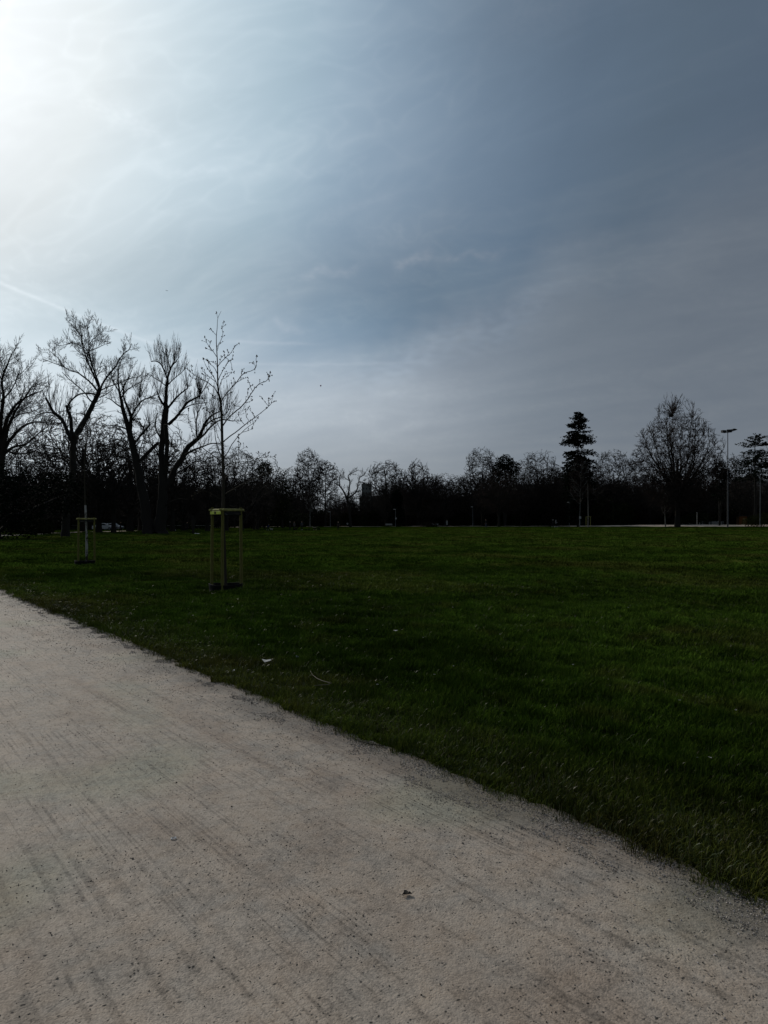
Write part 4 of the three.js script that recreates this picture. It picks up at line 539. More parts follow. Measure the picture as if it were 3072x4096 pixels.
{ // second young tree with whitewashed stem
  seed(802); const root = Y2.clone(), t = thing('whitewashed_tree', 'thin young tree with peeling white-painted stem tied between stakes beside the forked tree', 'tree', root), H = 6.2;
  const pts = [], rad = []; for (let k = 0; k <= 16; k++) { const f = k / 16; pts.push(V(0.05 - 0.1 * f + 0.03 * Math.sin(f * 9), f * H - (k ? 0 : 0.2), 0.03 * Math.sin(f * 7))); rad.push(mix(0.05, 0.008, f ** 0.8)); }
  mesh('trunk', new TB().tube(pts, rad, 8).geo(), M.young, t);
  const tips = new TB(), P = { kids: [0, 4, 2], segs: [2, 5, 3, 2], ang: [0, 0.6, 0.6], lr: [0.5, 0.45, 0.5], trop: [0, 0.5, 0.4, 0.2], from: [0.3, 0.3, 0.3], wander: 0.13, min: 0.005 };
  for (let k = 0; k < 16; k++) { const f = R(0.33, 0.97), q = V(0.05 - 0.1 * f, f * H, 0), a = R(0, 6.28); branch([tips], q, V(Math.cos(a), R(0.3, 1), Math.sin(a)).normalize(), R(0.8, 1.7) * (1.25 - f), 0.011, 1, P); }
  mesh('twigs', tips.geo(), M.young, t);
  // flakes of limewash clinging to the stem, leaving bark bare between
  const p = [], idx = [], nu = 26, nv = 150, keep = (a, y) => n3(Math.cos(a) * 1.3 + 4, Math.sin(a) * 1.3, y * 3.0) + 0.55 * n3(Math.cos(a) * 4, Math.sin(a) * 4, y * 14) + (y > 1.95 ? 0.9 : 0) + (y > 0.55 && y < 0.95 ? 0.5 : 0) - (y < 0.3 ? 0.9 : 0) - 0.12 + 0.35 * Math.cos(a - 2.2);
  const cvr = new THREE.CatmullRomCurve3(pts); for (let j = 0; j <= nv; j++) { const y = 0.12 + j / nv * 2.1, f = y / H, c = V(0.05 - 0.1 * f + 0.03 * Math.sin(f * 9), y, 0.03 * Math.sin(f * 7)), r = mix(0.05, 0.008, f ** 0.8) + 0.0035; for (let i = 0; i < nu; i++) { const a = i / nu * 6.2832; p.push(c.x + Math.cos(a) * r, y, c.z + Math.sin(a) * r); } }
  for (let j = 0; j < nv; j++) for (let i = 0; i < nu; i++) { const a = (i + 0.5) / nu * 6.2832, y = 0.12 + (j + 0.5) / nv * 2.1; if (keep(a, y) > 0) { const o = j * nu + i, q = j * nu + (i + 1) % nu; idx.push(o, q, o + nu, q, q + nu, o + nu); } }
  const g = new THREE.BufferGeometry(); g.setAttribute('position', new THREE.Float32BufferAttribute(p, 3)); g.setIndex(idx); g.computeVertexNormals(); const lw = mesh('limewash', g, M.lime, t); lw.userData.label = 'peeling white limewash';
  stakeFrame('three mossy stakes with rounded rails holding the whitewashed young tree', root, 1.73, [[-0.13, 0.3], [-0.3, -0.1], [0.34, -0.02]], null);
  waterRing('black plastic watering ring at the foot of the whitewashed young tree', root, 0.36, 0.13);
}
{ // third sapling far across the lawn
  seed(803); const d = 168, p = G(2352, d), H = hOf(1935, p, d), t = thing('sapling', 'pale slender sapling between two tall stakes at the far lawn edge', 'tree', p), tips = new TB(), P = { kids: [0, 4, 2], segs: [2, 4, 3, 2], ang: [0, 0.5, 0.5], lr: [0.5, 0.45, 0.5], trop: [0, 0.7, 0.4, 0.2], from: [0.3, 0.3, 0.3], wander: 0.1, min: 0.02 };
  mesh('trunk', new TB().tube([V(0, -0.3, 0), V(0.05, 3, 0), V(0, 6, 0), V(-0.05, H, 0)], [0.11, 0.09, 0.06, 0.02], 6).geo(), M.birch, t);
  for (let k = 0; k < 12; k++) { const f = R(0.35, 0.9), a = R(0, 6.28); branch([tips], V(0, f * H, 0), V(Math.cos(a) * 0.5, 1, Math.sin(a) * 0.5).normalize(), R(1, 2.2), 0.03, 1, P); } mesh('twigs', tips.geo(), M.reddish, t);
  const f = thing('sapling_stakes', 'two tall pale stakes with a cross rail round the far sapling', 'stake frame', p); for (const x of [-0.55, 0.5]) mesh('post', new TB().tube([V(x, -0.3, 0.3), V(x, 2.55, 0.3)], [0.06, 0.06], 8).geo(), M.rail, f); mesh('rail', new TB().tube([V(-0.7, 2.5, 0.41), V(0.66, 2.5, 0.41)], [0.05, 0.05], 8).geo(), M.rail, f);
}
console.log('young trees done');

// ------------------------------------------------------------------ buildings and street furniture
const box = (w, h, d, x = 0, y = 0, z = 0) => new THREE.BoxGeometry(w, h, d).translate(x, y + h / 2, z);
M.wall = mat([0.15, 0.155, 0.15], 0.9); M.wall2 = mat([0.15, 0.145, 0.135], 0.9); M.glass = mat([0.03, 0.035, 0.04], 0.15, { specularIntensity: 0.8 }); M.roof = mat([0.06, 0.05, 0.045], 0.9); M.metal = mat([0.22, 0.23, 0.24], 0.45, { metalness: 0.5 }); M.darkMetal = mat([0.02, 0.021, 0.022], 0.5); M.white = mat([0.62, 0.62, 0.62], 0.5); M.pale = mat([0.45, 0.45, 0.43], 0.7);
function windows(t, x0, x1, nx, y0, y1, ny, z, w, h) { for (let i = 0; i < nx; i++) for (let j = 0; j < ny; j++) { const x = mix(x0, x1, (i + 0.5) / nx), y = mix(y0, y1, (j + 0.5) / ny); const f = mesh('window', box(w, h, 0.12, x, y - h / 2, z + 0.03), M.wall2, t); mesh('pane', box(w - 0.16, h - 0.16, 0.06, x, y - h / 2 + 0.08, z + 0.09), M.glass, f); } }
{ const d = 420, k = d / F, p = G(1467, d), t = thing('tower_block', 'square concrete tower block with roof vents above the distant trees', 'building', p), H = hOf(1940, p, d), w = 39 * k, H2 = hOf(1984, p, d);
  mesh('wall', box(w, H + 1, 8, 0, -1, 0), M.wall, t); mesh('parapet', box(w + 0.3, 0.5, 8.3, 0, H, 0), M.wall2, t); mesh('annex', box(15, H2 + 1, 9, 3.2, -1, -2), M.wall2, t);
  for (const [x, ww, h] of [[-1.6, 1.7, 0.9], [-0.3, 0.5, 0.6], [1.2, 0.25, 1.2], [2.2, 0.4, 0.8]]) mesh('roof_vent', box(ww, h, 1.2, x, H + 0.5, 0), M.roof, t);
  mesh('antenna', new TB().tube([V(0.7, H + 0.4, 0), V(0.7, H + 2.4, 0)], [0.06, 0.04], 5).geo(), M.darkMetal, t); windows(t, -2.6, 2.6, 3, H - 9, H - 1, 3, 4, 0.9, 1.3); }
{ const d = 262, k = d / F, p = G(2175, d), t = thing('apartment_house', 'long grey flat-roofed building glimpsed behind the wispy tree', 'building', p), w = 235 * k, H = hOf(1943, p, d); mesh('wall', box(w, H + 1, 9, 0, -1, 0), M.wall, t); mesh('roof_edge', box(w + 0.8, 0.45, 9.8, 0, H, 0), M.pale, t); windows(t, -w / 2, w / 2, 9, 1, H - 0.6, 4, 4.5, 1.2, 1.5); }
{ const d = 250, k = d / F, p = G(3000, d), t = thing('gabled_house', 'house with dark hipped roof behind the pine', 'building', p), H = hOf(1955, p, d), Hr = hOf(1893, p, d), w = 170 * k; mesh('wall', box(w, H + 1, 8, 0, -1, 0), M.wall2, t);
  const g = new THREE.ConeGeometry(1, 1, 4, 1).rotateY(Math.PI / 4).scale((w + 1) / 1.414, Hr - H, 9 / 1.414).translate(0, H + (Hr - H) / 2, 0); mesh('roof', g, M.roof, t); windows(t, -w / 2, w / 2, 5, 1, H - 0.3, 2, 4, 1.1, 1.4); }
{ const d = 176, p = G(255, d), t = thing('garden_wall', 'low pale wall seen under the grove of bare trees', 'wall', p); mesh('wall', box(26, 1.15, 0.4, 0, -0.2, 0), mat([0.13, 0.14, 0.12], 0.95), t); mesh('coping', box(26.2, 0.1, 0.55, 0, 0.952, 0), M.pale, t); }
{ const d = 172, p = G(700, d), t = thing('barrier_rail', 'pale horizontal barrier rail behind the clipped hedge', 'fence', p); for (let x = -9; x <= 9; x += 3) mesh('post', box(0.1, 1.0, 0.1, x, -0.1, 0), M.darkMetal, t); mesh('rail', box(19, 0.12, 0.08, 0, 0.82, 0.092), M.pale, t); }
{ // floodlight mast with three heads
  const d = 176, k = d / F, p = G(2911, d), H = hOf(1731, p, d), t = thing('floodlight_mast', 'tall floodlight mast with three dark lamp heads on a crossbar', 'floodlight', p);
  mesh('mast', new TB().tube([V(0, -0.4, 0), V(0, H * 0.5, 0), V(0, H + 0.1, 0)], [0.19, 0.14, 0.09], 10).geo(), mat([0.12, 0.125, 0.135], 0.5, { metalness: 0.4 }), t);
  mesh('crossbar', new TB().tube([V(-1.05, H - 0.05, 0.1), V(1.1, H + 0.2, -0.1)], [0.075, 0.075], 8).geo(), M.darkMetal, t);
  const head = (x, y, len, h, dome, turn) => { const sh = new THREE.Shape(); if (dome === 0) { sh.moveTo(-len / 2, 0); sh.lineTo(len / 2, 0.05); sh.lineTo(len / 2, h * 0.85); sh.lineTo(len * 0.3, h); sh.lineTo(-len / 2, h); } else { sh.moveTo(-len / 2, 0); sh.lineTo(len * 0.6, h * 0.55); sh.quadraticCurveTo(len * 0.15, h * 1.25, -len * 0.3, h * 1.0); sh.quadraticCurveTo(-len * 0.5, h * 0.85, -len / 2, h * 0.4); }
    const g = new THREE.ExtrudeGeometry(sh, { depth: 0.75, bevelEnabled: true, bevelSize: 0.04, bevelThickness: 0.04, bevelSegments: 2 }); g.translate(0, 0, -0.37); g.rotateY(turn); g.translate(x, y, 0); const o = mesh('lamp_head', g, M.darkMetal, t); const gl = new THREE.BoxGeometry(len * 0.8, 0.03, 0.6).rotateZ(dome ? 0.35 : 0.05).translate(0, -0.06, 0).rotateY(turn).translate(x, y + (dome ? h * 0.2 : 0), 0); mesh('lens', gl, M.glass, o); };
  head(-1.02, H + 0.08, 0.9, 0.5, 0, 0.2); head(0.42, H + 0.28, 1.15, 0.46, 0, -0.3); head(1.5, H + 0.42, 1.15, 0.5, 1, 0.1);
}
{ const d = 180, p = G(3041, d), t = thing('thin_pole', 'thin pale pole with a small arm in front of the pine', 'pole', p), H = hOf(1872, p, d); mesh('shaft', new TB().tube([V(-0.1, -0.3, 0), V(0, H * 0.6, 0), V(-0.06, H, 0)], [0.09, 0.075, 0.05], 8).geo(), M.metal, t); mesh('arm', new TB().tube([V(0, H * 0.84, 0), V(-0.4, H * 0.86, 0)], [0.03, 0.03], 6).geo(), M.metal, t); }
function lamp(label, px, d, pyTop) { const p = G(px, d), H = hOf(pyTop, p, d), t = thing('park_lamp', label, 'lamp', p); mesh('shaft', new TB().tube([V(0, -0.3, 0), V(0, 1, 0), V(0, 1.02, 0), V(0, H, 0)], [0.085, 0.08, 0.055, 0.045], 8).geo(), M.metal, t); const a = mesh('lantern', new THREE.LatheGeometry([[0.001, 0.12], [0.2, 0.06], [0.24, 0], [0.2, -0.05], [0.001, -0.06]].map(([x, y]) => new THREE.Vector2(x, y)), 14).scale(1.5, 1, 1).translate(-0.25, H + 0.02, 0), M.pale, t); mesh('bracket', new TB().tube([V(0, H - 0.1, 0), V(-0.25, H + 0.0, 0)], [0.035, 0.03], 6).geo(), M.metal, t); return t; }
lamp('slim park lamp between the dogs and the lone dark figure', 1321, 196, 2048); { const t = lamp('pale park lamp with a round sign in front of the columnar yew', 1582, 192, 2038); mesh('sign_disc', new THREE.CylinderGeometry(0.24, 0.24, 0.04, 18).rotateX(Math.PI / 2).translate(0.12, 2.3, 0.07), M.pale, t); }
lamp('slim park lamp behind the fan-shaped bare tree', 1891, 197, 2028); lamp('dark slim lamp post left of the tall spruce', 2277, 190, 2010);
{ const d = 188, p = G(2788, d), t = thing('bollard_post', 'white post standing by the pale fence beyond the big tree', 'post', p); mesh('shaft', new TB().tube([V(0, -0.2, 0), V(0, 3.6, 0)], [0.07, 0.06], 8).geo(), M.pale, t); mesh('cap', new THREE.SphereGeometry(0.09, 10, 6).translate(0, 3.62, 0), M.white, t); }
{ // pale board fence in two lengths beyond the path
  for (const [px, wpx, lab] of [[2776, 88, 'pale weathered board fence beside the big round tree'], [2865, 60, 'short pale board fence nearer the floodlight mast']]) { seed(px); const d = 212, p = G(px, d), w = wpx / F * d, t = thing('board_fence', lab, 'fence', p); const n = Math.floor(w / 0.3); for (let k = 0; k < n; k++) { if (rnd() < 0.22) continue; mesh('board', box(0.24, R(0.85, 1.15), 0.04, -w / 2 + (k + 0.5) * 0.3, 0.05, 0.05), rnd() < 0.4 ? M.pale : M.wall, t); } for (const y of [0.15, 0.8]) mesh('rail', box(w, 0.09, 0.06, 0, y, 0), M.pale, t); for (let x = -w / 2; x <= w / 2 + 0.01; x += w / 3) mesh('post', box(0.12, 1.3, 0.12, x, -0.1, -0.095), M.wall, t); } }
{ const d = 206, p = G(2966, d), t = thing('site_hut', 'small orange-brown wooden hut beside the leafy bush', 'hut', p), c = mat([0.15, 0.055, 0.012], 0.8); for (let k = 0; k < 9; k++) mesh('plank', box(0.235, 2.4, 0.06, -1 + k * 0.25, 0.05, 0.95), c, t); mesh('wall', box(2.24, 2.38, 1.8, 0, 0, 0), mat([0.1, 0.05, 0.02], 0.9), t); mesh('roof', box(2.6, 0.12, 2.4, 0, 2.46, 0), M.roof, t); mesh('door', box(0.8, 1.9, 0.05, 0.3, 0.05, 1.01), mat([0.2, 0.12, 0.05], 0.8), t); }
function bench(label, px, d, turn) { const t = thing('park_bench', label, 'bench', G(px, d), turn); for (const x of [-0.75, 0.75]) { mesh('leg', box(0.06, 0.46, 0.4, x, -0.02, 0), M.darkMetal, t); mesh('back_support', box(0.05, 0.5, 0.06, x, 0.44, -0.2), M.darkMetal, t); } for (let k = 0; k < 4; k++) mesh('seat_slat', box(1.8, 0.04, 0.1, 0, 0.442, -0.16 + k * 0.12), M.pale, t); for (let k = 0; k < 2; k++) mesh('back_slat', box(1.8, 0.1, 0.03, 0, 0.6 + k * 0.18, -0.152), M.pale, t); return t; }
bench('park bench by the far path left of the pale lamp with round sign', 1556, 190, 0.1); bench('park bench by the far path near the figure in a pale coat', 1740, 190, -0.05);
{ const d = 178, p = G(2320, d), t = thing('notice_board', 'small white notice board on a post in front of the spruce', 'sign', p); mesh('post', new TB().tube([V(0, -0.2, 0), V(0, 2.1, 0)], [0.05, 0.05], 8).geo(), M.metal, t); mesh('panel', box(0.5, 0.62, 0.04, 0.02, 2.0, 0.072), M.pale, t); }
{ const d = 197, p = G(1390, d), t = thing('waymark_sign', 'small pale round sign on a post right of the lone dark figure', 'sign', p); mesh('post', new TB().tube([V(0, -0.2, 0), V(0, 1.0, 0)], [0.04, 0.04], 8).geo(), M.darkMetal, t); mesh('disc', new THREE.CylinderGeometry(0.26, 0.26, 0.04, 18).rotateX(Math.PI / 2).translate(0, 0.9, 0.062), M.pale, t); }

// ------------------------------------------------------------------ cars
function car(label, p, turn, paint) {
  const t = thing('parked_car', label, 'car', p, turn, 'cars parked behind the grove'), ext = (pts, w, b) => { const s = new THREE.Shape(); pts.forEach(([x, y], k) => k ? s.lineTo(x, y) : s.moveTo(x, y)); return new THREE.ExtrudeGeometry(s, { depth: w - 2 * b, bevelEnabled: true, bevelSize: b, bevelThickness: b, bevelSegments: 3 }).translate(0, 0, -(w - 2 * b) / 2); };
  mesh('body', ext([[-2.1, 0.32], [2.1, 0.32], [2.12, 0.62], [1.95, 0.78], [1.05, 0.92], [-1.6, 0.95], [-2.08, 0.85]], 1.76, 0.07), paint, t);
  mesh('roof', ext([[-1.5, 0.97], [1.0, 0.97], [0.35, 1.42], [-0.9, 1.44]], 1.5, 0.06), paint, t);
  for (const s of [-1, 1]) { mesh('side_window', ext([[-1.25, 1.04], [0.75, 1.04], [0.25, 1.36], [-0.85, 1.37]], 0.04, 0.01).translate(0, 0, s * 0.765), M.glass, t); for (const x of [-1.3, 1.3]) { const w = mesh('wheel', new THREE.CylinderGeometry(0.32, 0.32, 0.2, 18).rotateX(Math.PI / 2).translate(x, 0.32, s * 0.82), M.strap, t); mesh('rim', new THREE.CylinderGeometry(0.2, 0.2, 0.03, 12).rotateX(Math.PI / 2).translate(x, 0.32, s * 0.935), M.metal, w); } mesh('headlight', new THREE.BoxGeometry(0.06, 0.14, 0.34).translate(2.17, 0.66, s * 0.6), M.white, t); mesh('tail_light', new THREE.BoxGeometry(0.05, 0.16, 0.3).translate(-2.17, 0.76, s * 0.62), mat([0.3, 0.01, 0.01], 0.4), t); }
  for (const [x0, y0, x1, y1] of [[1.0, 1.0, 0.42, 1.38], [-1.5, 1.0, -0.98, 1.38]]) { const g = new THREE.BoxGeometry(Math.hypot(x1 - x0, y1 - y0), 0.03, 1.3); g.rotateZ(Math.atan2(y1 - y0, x1 - x0)); g.translate((x0 + x1) / 2 + (x0 > 0 ? 0.065 : -0.065), (y0 + y1) / 2 + 0.045, 0); mesh(x0 > 0 ? 'windscreen' : 'rear_window', g, M.glass, t); }
}
car('white parked car half hidden by the grove trunks near the forked tree', G(415, 150), 0.15, M.white); car('silver parked car next to the white one behind the grove', G(452, 154), -0.2, mat([0.3, 0.31, 0.33], 0.3, { metalness: 0.6 }));

// ------------------------------------------------------------------ people and dogs
function sdf(fn, c, half, res) {
  const mc = new MarchingCubes(res, M.bark, false, false, 60000), h = res / 2; mc.isolation = 0;
  for (let k = 0; k < res; k++) for (let j = 0; j < res; j++) for (let i = 0; i < res; i++) mc.field[k * res * res + j * res + i] = -fn(c.x + (i - h) / h * half, c.y + (j - h) / h * half, c.z + (k - h) / h * half);
  mc.update(); const n = mc.count, p = new Float32Array(n * 3); for (let k = 0; k < n; k++) { p[k * 3] = c.x + mc.positionArray[k * 3] * half; p[k * 3 + 1] = c.y + mc.positionArray[k * 3 + 1] * half; p[k * 3 + 2] = c.z + mc.positionArray[k * 3 + 2] * half; }
  let g = new THREE.BufferGeometry(); g.setAttribute('position', new THREE.BufferAttribute(p, 3)); g = mergeVertices(g, half * 0.002); g.computeVertexNormals(); return g;
}
const cap = (x, y, z, [ax, ay, az, ra], [bx, by, bz, rb]) => { const ux = bx - ax, uy = by - ay, uz = bz - az, t = clamp(((x - ax) * ux + (y - ay) * uy + (z - az) * uz) / (ux * ux + uy * uy + uz * uz || 1)); return Math.hypot(x - ax - ux * t, y - ay - uy * t, z - az - uz * t) - mix(ra, rb, t); };
const smin = (a, b, k) => { const h = clamp(0.5 + 0.5 * (b - a) / k); return mix(b, a, h) - k * h * (1 - h); };
const paintBy = (g, f) => { const p = g.attributes.position, c = new Float32Array(p.count * 3); for (let k = 0; k < p.count; k++) c.set(f(p.getX(k), p.getY(k), p.getZ(k)), k * 3); g.setAttribute('color', new THREE.BufferAttribute(c, 3)); return g; };
M.vc = mat([1, 1, 1], 0.85, { vertexColors: true, specularIntensity: 0.2 });
const SKIN = [0.38, 0.24, 0.17];
function person(label, px, d, h, turn, o = {}) {
  // facing +z; joints for a 1.75 m figure: legs stride apart, arms hang or bend, the trunk may bow or crouch
  const st = o.stride ?? 0.06, cr = o.crouch ?? 0, hipY = 0.92 - cr * 0.5, bow = o.bow ?? 0, J = [], A = (a, b) => J.push([a, b]);
  const hx = 0.1, chest = [0, hipY + 0.44 * Math.cos(bow), 0.44 * Math.sin(bow), 0.155], neck = [0, hipY + 0.6 * Math.cos(bow), 0.6 * Math.sin(bow), 0.065], headC = [0, neck[1] + 0.155, neck[2] + 0.03, 0.098];
  A([0, hipY, 0, 0.15], [0, hipY + 0.2 * Math.cos(bow), 0.2 * Math.sin(bow), 0.14]); A([0, hipY + 0.2 * Math.cos(bow), 0.2 * Math.sin(bow), 0.14], chest); A(chest, neck); A(neck, headC); A(headC, [0, headC[1] + 0.03, headC[2] + 0.01, 0.1]);
  for (const s of [-1, 1]) {
    const kz = s * st + cr * 0.38, fz = s * st * 2.2 - cr * 0.02; A([s * hx, hipY - 0.02, 0, 0.095], [s * (hx + 0.01 + cr * 0.08), mix(0.5, 0.46, cr), kz + 0.02, 0.062]); A([s * (hx + 0.01 + cr * 0.08), mix(0.5, 0.46, cr), kz + 0.02, 0.062], [s * (hx + 0.02), 0.1, fz, 0.042]); A([s * (hx + 0.02), 0.05, fz - 0.03, 0.045], [s * (hx + 0.04), 0.035, fz + 0.17, 0.036]);
    const sh = [s * 0.17, chest[1] + 0.07, chest[2], 0.07], bend = (s < 0 ? o.armL : o.armR) ?? 0, el = [s * 0.24, sh[1] - 0.27, sh[2] - 0.03 - s * st + bend * 0.1, 0.045], wr = [s * (0.25 - bend * 0.1), el[1] - 0.23 + bend * 0.27, el[2] + 0.06 + bend * 0.22, 0.03];
    A(chest, sh); A(sh, el); A(el, wr); const hd = [wr[0] - s * 0.005, wr[1] - 0.09 * (1 - bend * 0.7), wr[2] + 0.02 + 0.07 * bend, 0.028]; A(wr, hd); J['h' + s] = [wr, hd];
  }
  const fn = (x, y, z) => { let v = 9; for (const [a, b] of J) v = smin(v, cap(x, y, z, a, b), 0.035); return v; };
  const g = sdf(fn, V(0, 0.9, 0.03), 1.0, 60), jac = o.jacket ?? [0.02, 0.02, 0.022], leg = o.legs ?? [0.012, 0.013, 0.018], shoe = o.shoes ?? [0.02, 0.02, 0.02], hem = hipY - (o.coat ?? 0.04);
  const hands = new TB(); for (const s of [-1, 1]) { const [w, e] = J['h' + s], dir = V(e[0] - w[0], e[1] - w[1], e[2] - w[2]).normalize(), E = V(e[0], e[1], e[2]); for (let f = 0; f < 4; f++) { const q = E.clone().add(V(0, 0, -0.027 + f * 0.018)), ln = [0.062, 0.072, 0.068, 0.052][f], m = q.clone().addScaledVector(dir, ln * 0.5), en = m.clone().addScaledVector(dir, ln * 0.5).add(V(-s * 0.014, 0, 0)); hands.tube([q, m, en], [0.0095, 0.0088, 0.0075], 5); } const th = V(w[0], w[1], w[2]).lerp(E, 0.4).add(V(-s * 0.01, 0, 0.022)); hands.tube([th, th.clone().add(V(-s * 0.006, 0, 0.03)).addScaledVector(dir, 0.022), th.clone().add(V(-s * 0.012, 0, 0.036)).addScaledVector(dir, 0.05)], [0.011, 0.01, 0.008], 5); }
  const face = new TB(); face.tube([V(0, headC[1] + 0.03, headC[2] + 0.09), V(0, headC[1] - 0.005, headC[2] + 0.118)], [0.011, 0.016], 5); for (const s of [-1, 1]) face.blob(V(s * 0.1, headC[1] + 0.0, headC[2]), 0.022, 1.5);
  const body = mergeGeometries([paintBy(g, (x, y, z) => y > headC[1] - 0.105 ? SKIN : Math.hypot(x - J['h1'][1][0], y - J['h1'][1][1], z - J['h1'][1][2]) < 0.075 || Math.hypot(x - J['h-1'][1][0], y - J['h-1'][1][1], z - J['h-1'][1][2]) < 0.075 ? SKIN : y < 0.1 ? shoe : y > hem || Math.abs(x) > 0.2 ? jac : leg), paintBy(hands.geo(), () => SKIN), paintBy(face.geo(), () => SKIN)].map(q => { q.deleteAttribute('uv'); return q.index ? q : mergeVertices(q); }));
  const p = G(px, d), t = thing('person', label, 'person', p, turn); t.scale.setScalar(h / 1.75); mesh('body', body, M.vc, t);
  for (const s of [-1, 1]) mesh('eye', new THREE.SphereGeometry(0.012, 8, 6).translate(s * 0.034, headC[1] + 0.035, headC[2] + 0.092), M.strap, t); mesh('mouth', new THREE.BoxGeometry(0.045, 0.008, 0.01).translate(0, headC[1] - 0.045, headC[2] + 0.096), mat([0.2, 0.07, 0.06], 0.7), t);
  mesh('hair', new THREE.SphereGeometry(0.112, 16, 10, 0, 6.2832, 0, 1.75).rotateX(-0.45).translate(0, headC[1] + 0.025, headC[2] - 0.012), mat(o.hair ?? [0.02, 0.015, 0.01], 0.8), t);
  if (o.coat > 0.1) mesh('coat', new THREE.LatheGeometry([[0.16, 0.28], [0.175, 0.12], [0.19, -0.1], [0.205, -o.coat], [0.19, -o.coat]].map(([x, y]) => new THREE.Vector2(x, y)), 18).scale(1.1, 1, 0.86).translate(0, hipY, 0), mat(jac, 0.9), t);
  return t;
}
person('person in black clothes standing with a bright cap near the resting dog', 1160, 150, 1.74, 1.3, { hair: [0.5, 0.48, 0.45] });
person('person in grey jacket standing behind the sitting dark dog', 1177, 149, 1.72, 0.4, { jacket: [0.09, 0.085, 0.075], hair: [0.1, 0.08, 0.05], armL: 0.6, armR: 0.6, coat: 0.16 });
person('person with white shoes and striped sleeves near the small dark dog', 1207, 149, 1.74, 0.2, { jacket: [0.07, 0.075, 0.085], shoes: [0.6, 0.6, 0.6], stride: 0.03, armR: 0.8 });
person('child in blue bending towards the small white dog', 1070, 150, 1.3, 1.6, { jacket: [0.03, 0.05, 0.12], legs: [0.03, 0.04, 0.07], shoes: [0.6, 0.6, 0.6], bow: 0.7, stride: 0.1, armR: 0.5, hair: [0.25, 0.2, 0.12] });
person('lone dark figure standing on the lawn below the zigzag tree', 1353, 150, 1.76, 0.1, { hair: [0.4, 0.38, 0.35], armL: 0.7, armR: 0.7 });
person('walker in black jacket and jeans beside the fan-shaped tree', 1944, 150, 1.76, -1.4, { stride: 0.12, legs: [0.05, 0.06, 0.09] });
person('person in long pale coat by the far path', 1788, 184, 1.7, 0.3, { jacket: [0.26, 0.27, 0.26], coat: 0.42, hair: [0.4, 0.38, 0.33] });
person('jogger in black with white cap and shoes on the far path', 2212, 176, 1.78, 1.4, { stride: 0.14, armL: 0.9, armR: 0.8, shoes: [0.7, 0.7, 0.7], hair: [0.6, 0.6, 0.58] });
person('jogger with white top following along the far path', 2223, 176, 1.68, 1.5, { stride: 0.12, armL: 0.9, armR: 0.9, jacket: [0.3, 0.3, 0.3], shoes: [0.7, 0.7, 0.7], hair: [0.5, 0.48, 0.45] });
person('dark figure standing beyond the pollard stump', 748, 126, 1.72, 0.8, {}); person('dark figure walking beside the trunks near the parked cars', 482, 128, 1.74, 1.4, { stride: 0.1 }); person('dark figure on the path leading under the trees', 147, 112, 1.74, 0.9, { stride: 0.1 });
function dog(label, px, d, L, turn, o = {}) {
  const J = [], A = (a, b) => J.push([a, b]), sit = o.sit ?? 0, lie = o.lie ?? 0, up = 0.42 * (1 - lie * 0.62), hip = up - sit * 0.2;
  A([0, up, 0.2, 0.135], [0, up + 0.01, 0, 0.125]); A([0, up, 0, 0.12], [0, hip + 0.02, -0.26, 0.105]); A([0, up + 0.03, 0.24, 0.1], [0, up + 0.22, 0.4, 0.065]); A([0, up + 0.24, 0.42, 0.075], [0, up + 0.25, 0.47, 0.066]); A([0, up + 0.225, 0.48, 0.045], [0, up + 0.2, 0.6, 0.03]);
  for (const s of [-1, 1]) { A([s * 0.05, up + 0.29, 0.4, 0.026], [s * 0.075, up + (o.drop ? 0.2 : 0.35), 0.39, 0.014]);
    const w = s * (o.stride ?? 0.05); A([s * 0.07, up - 0.02, 0.2, 0.06], [s * 0.075, up * 0.5, 0.18 + w, 0.036]); A([s * 0.075, up * 0.5, 0.18 + w, 0.034], [s * 0.075, 0.04, 0.2 + w, 0.026]); A([s * 0.075, 0.028, 0.19 + w, 0.028], [s * 0.075, 0.025, 0.25 + w, 0.024]);
    A([s * 0.07, hip, -0.25, 0.085], [s * 0.085, hip * 0.62, -0.14 - w, 0.05]); A([s * 0.085, hip * 0.62, -0.14 - w, 0.045], [s * 0.08, 0.16 * (1 - lie * 0.6), -0.33 - w, 0.028]); A([s * 0.08, 0.16 * (1 - lie * 0.6), -0.33 - w, 0.026], [s * 0.08, 0.035, -0.29 - w, 0.024]); A([s * 0.08, 0.028, -0.3 - w, 0.026], [s * 0.08, 0.025, -0.23 - w, 0.024]); }
  A([0, hip + 0.06, -0.34, 0.03], [0, hip + (o.tail ?? 0.16), -0.5, 0.02]); A([0, hip + (o.tail ?? 0.16), -0.5, 0.02], [0, hip + (o.tail ?? 0.16) * 1.6, -0.6, 0.012]);
  const g = sdf((x, y, z) => { let v = 9; for (const [a, b] of J) v = smin(v, cap(x, y, z, a, b), 0.03); return v; }, V(0, 0.38, 0), 0.72, 48), c = o.color ?? [0.012, 0.011, 0.01], c2 = o.patch ?? c;
  const t = thing('dog', label, 'dog', G(px, d), turn); t.scale.setScalar(L / 1.1); mesh('body', paintBy(g, (x, y, z) => (z > 0.36 || y < 0.2 || y > up + 0.08) ? c2 : c), M.vc, t); mesh('nose', new THREE.SphereGeometry(0.018, 8, 6).translate(0, up + 0.21, 0.628), M.strap, t); mesh('collar', new THREE.TorusGeometry(0.087, 0.012, 6, 16).rotateX(1.0).translate(0, up + 0.12, 0.315), mat([0.1, 0.02, 0.02], 0.6), t);
}
dog('small white dog standing beside the bending child', 1086, 149, 0.75, -1.5, { color: [0.5, 0.49, 0.46], tail: 0.05 });
dog('dark dog resting at the feet of the person in grey jacket', 1183, 148, 1.15, 1.6, { sit: 0.5, lie: 0.5, tail: 0.1 });
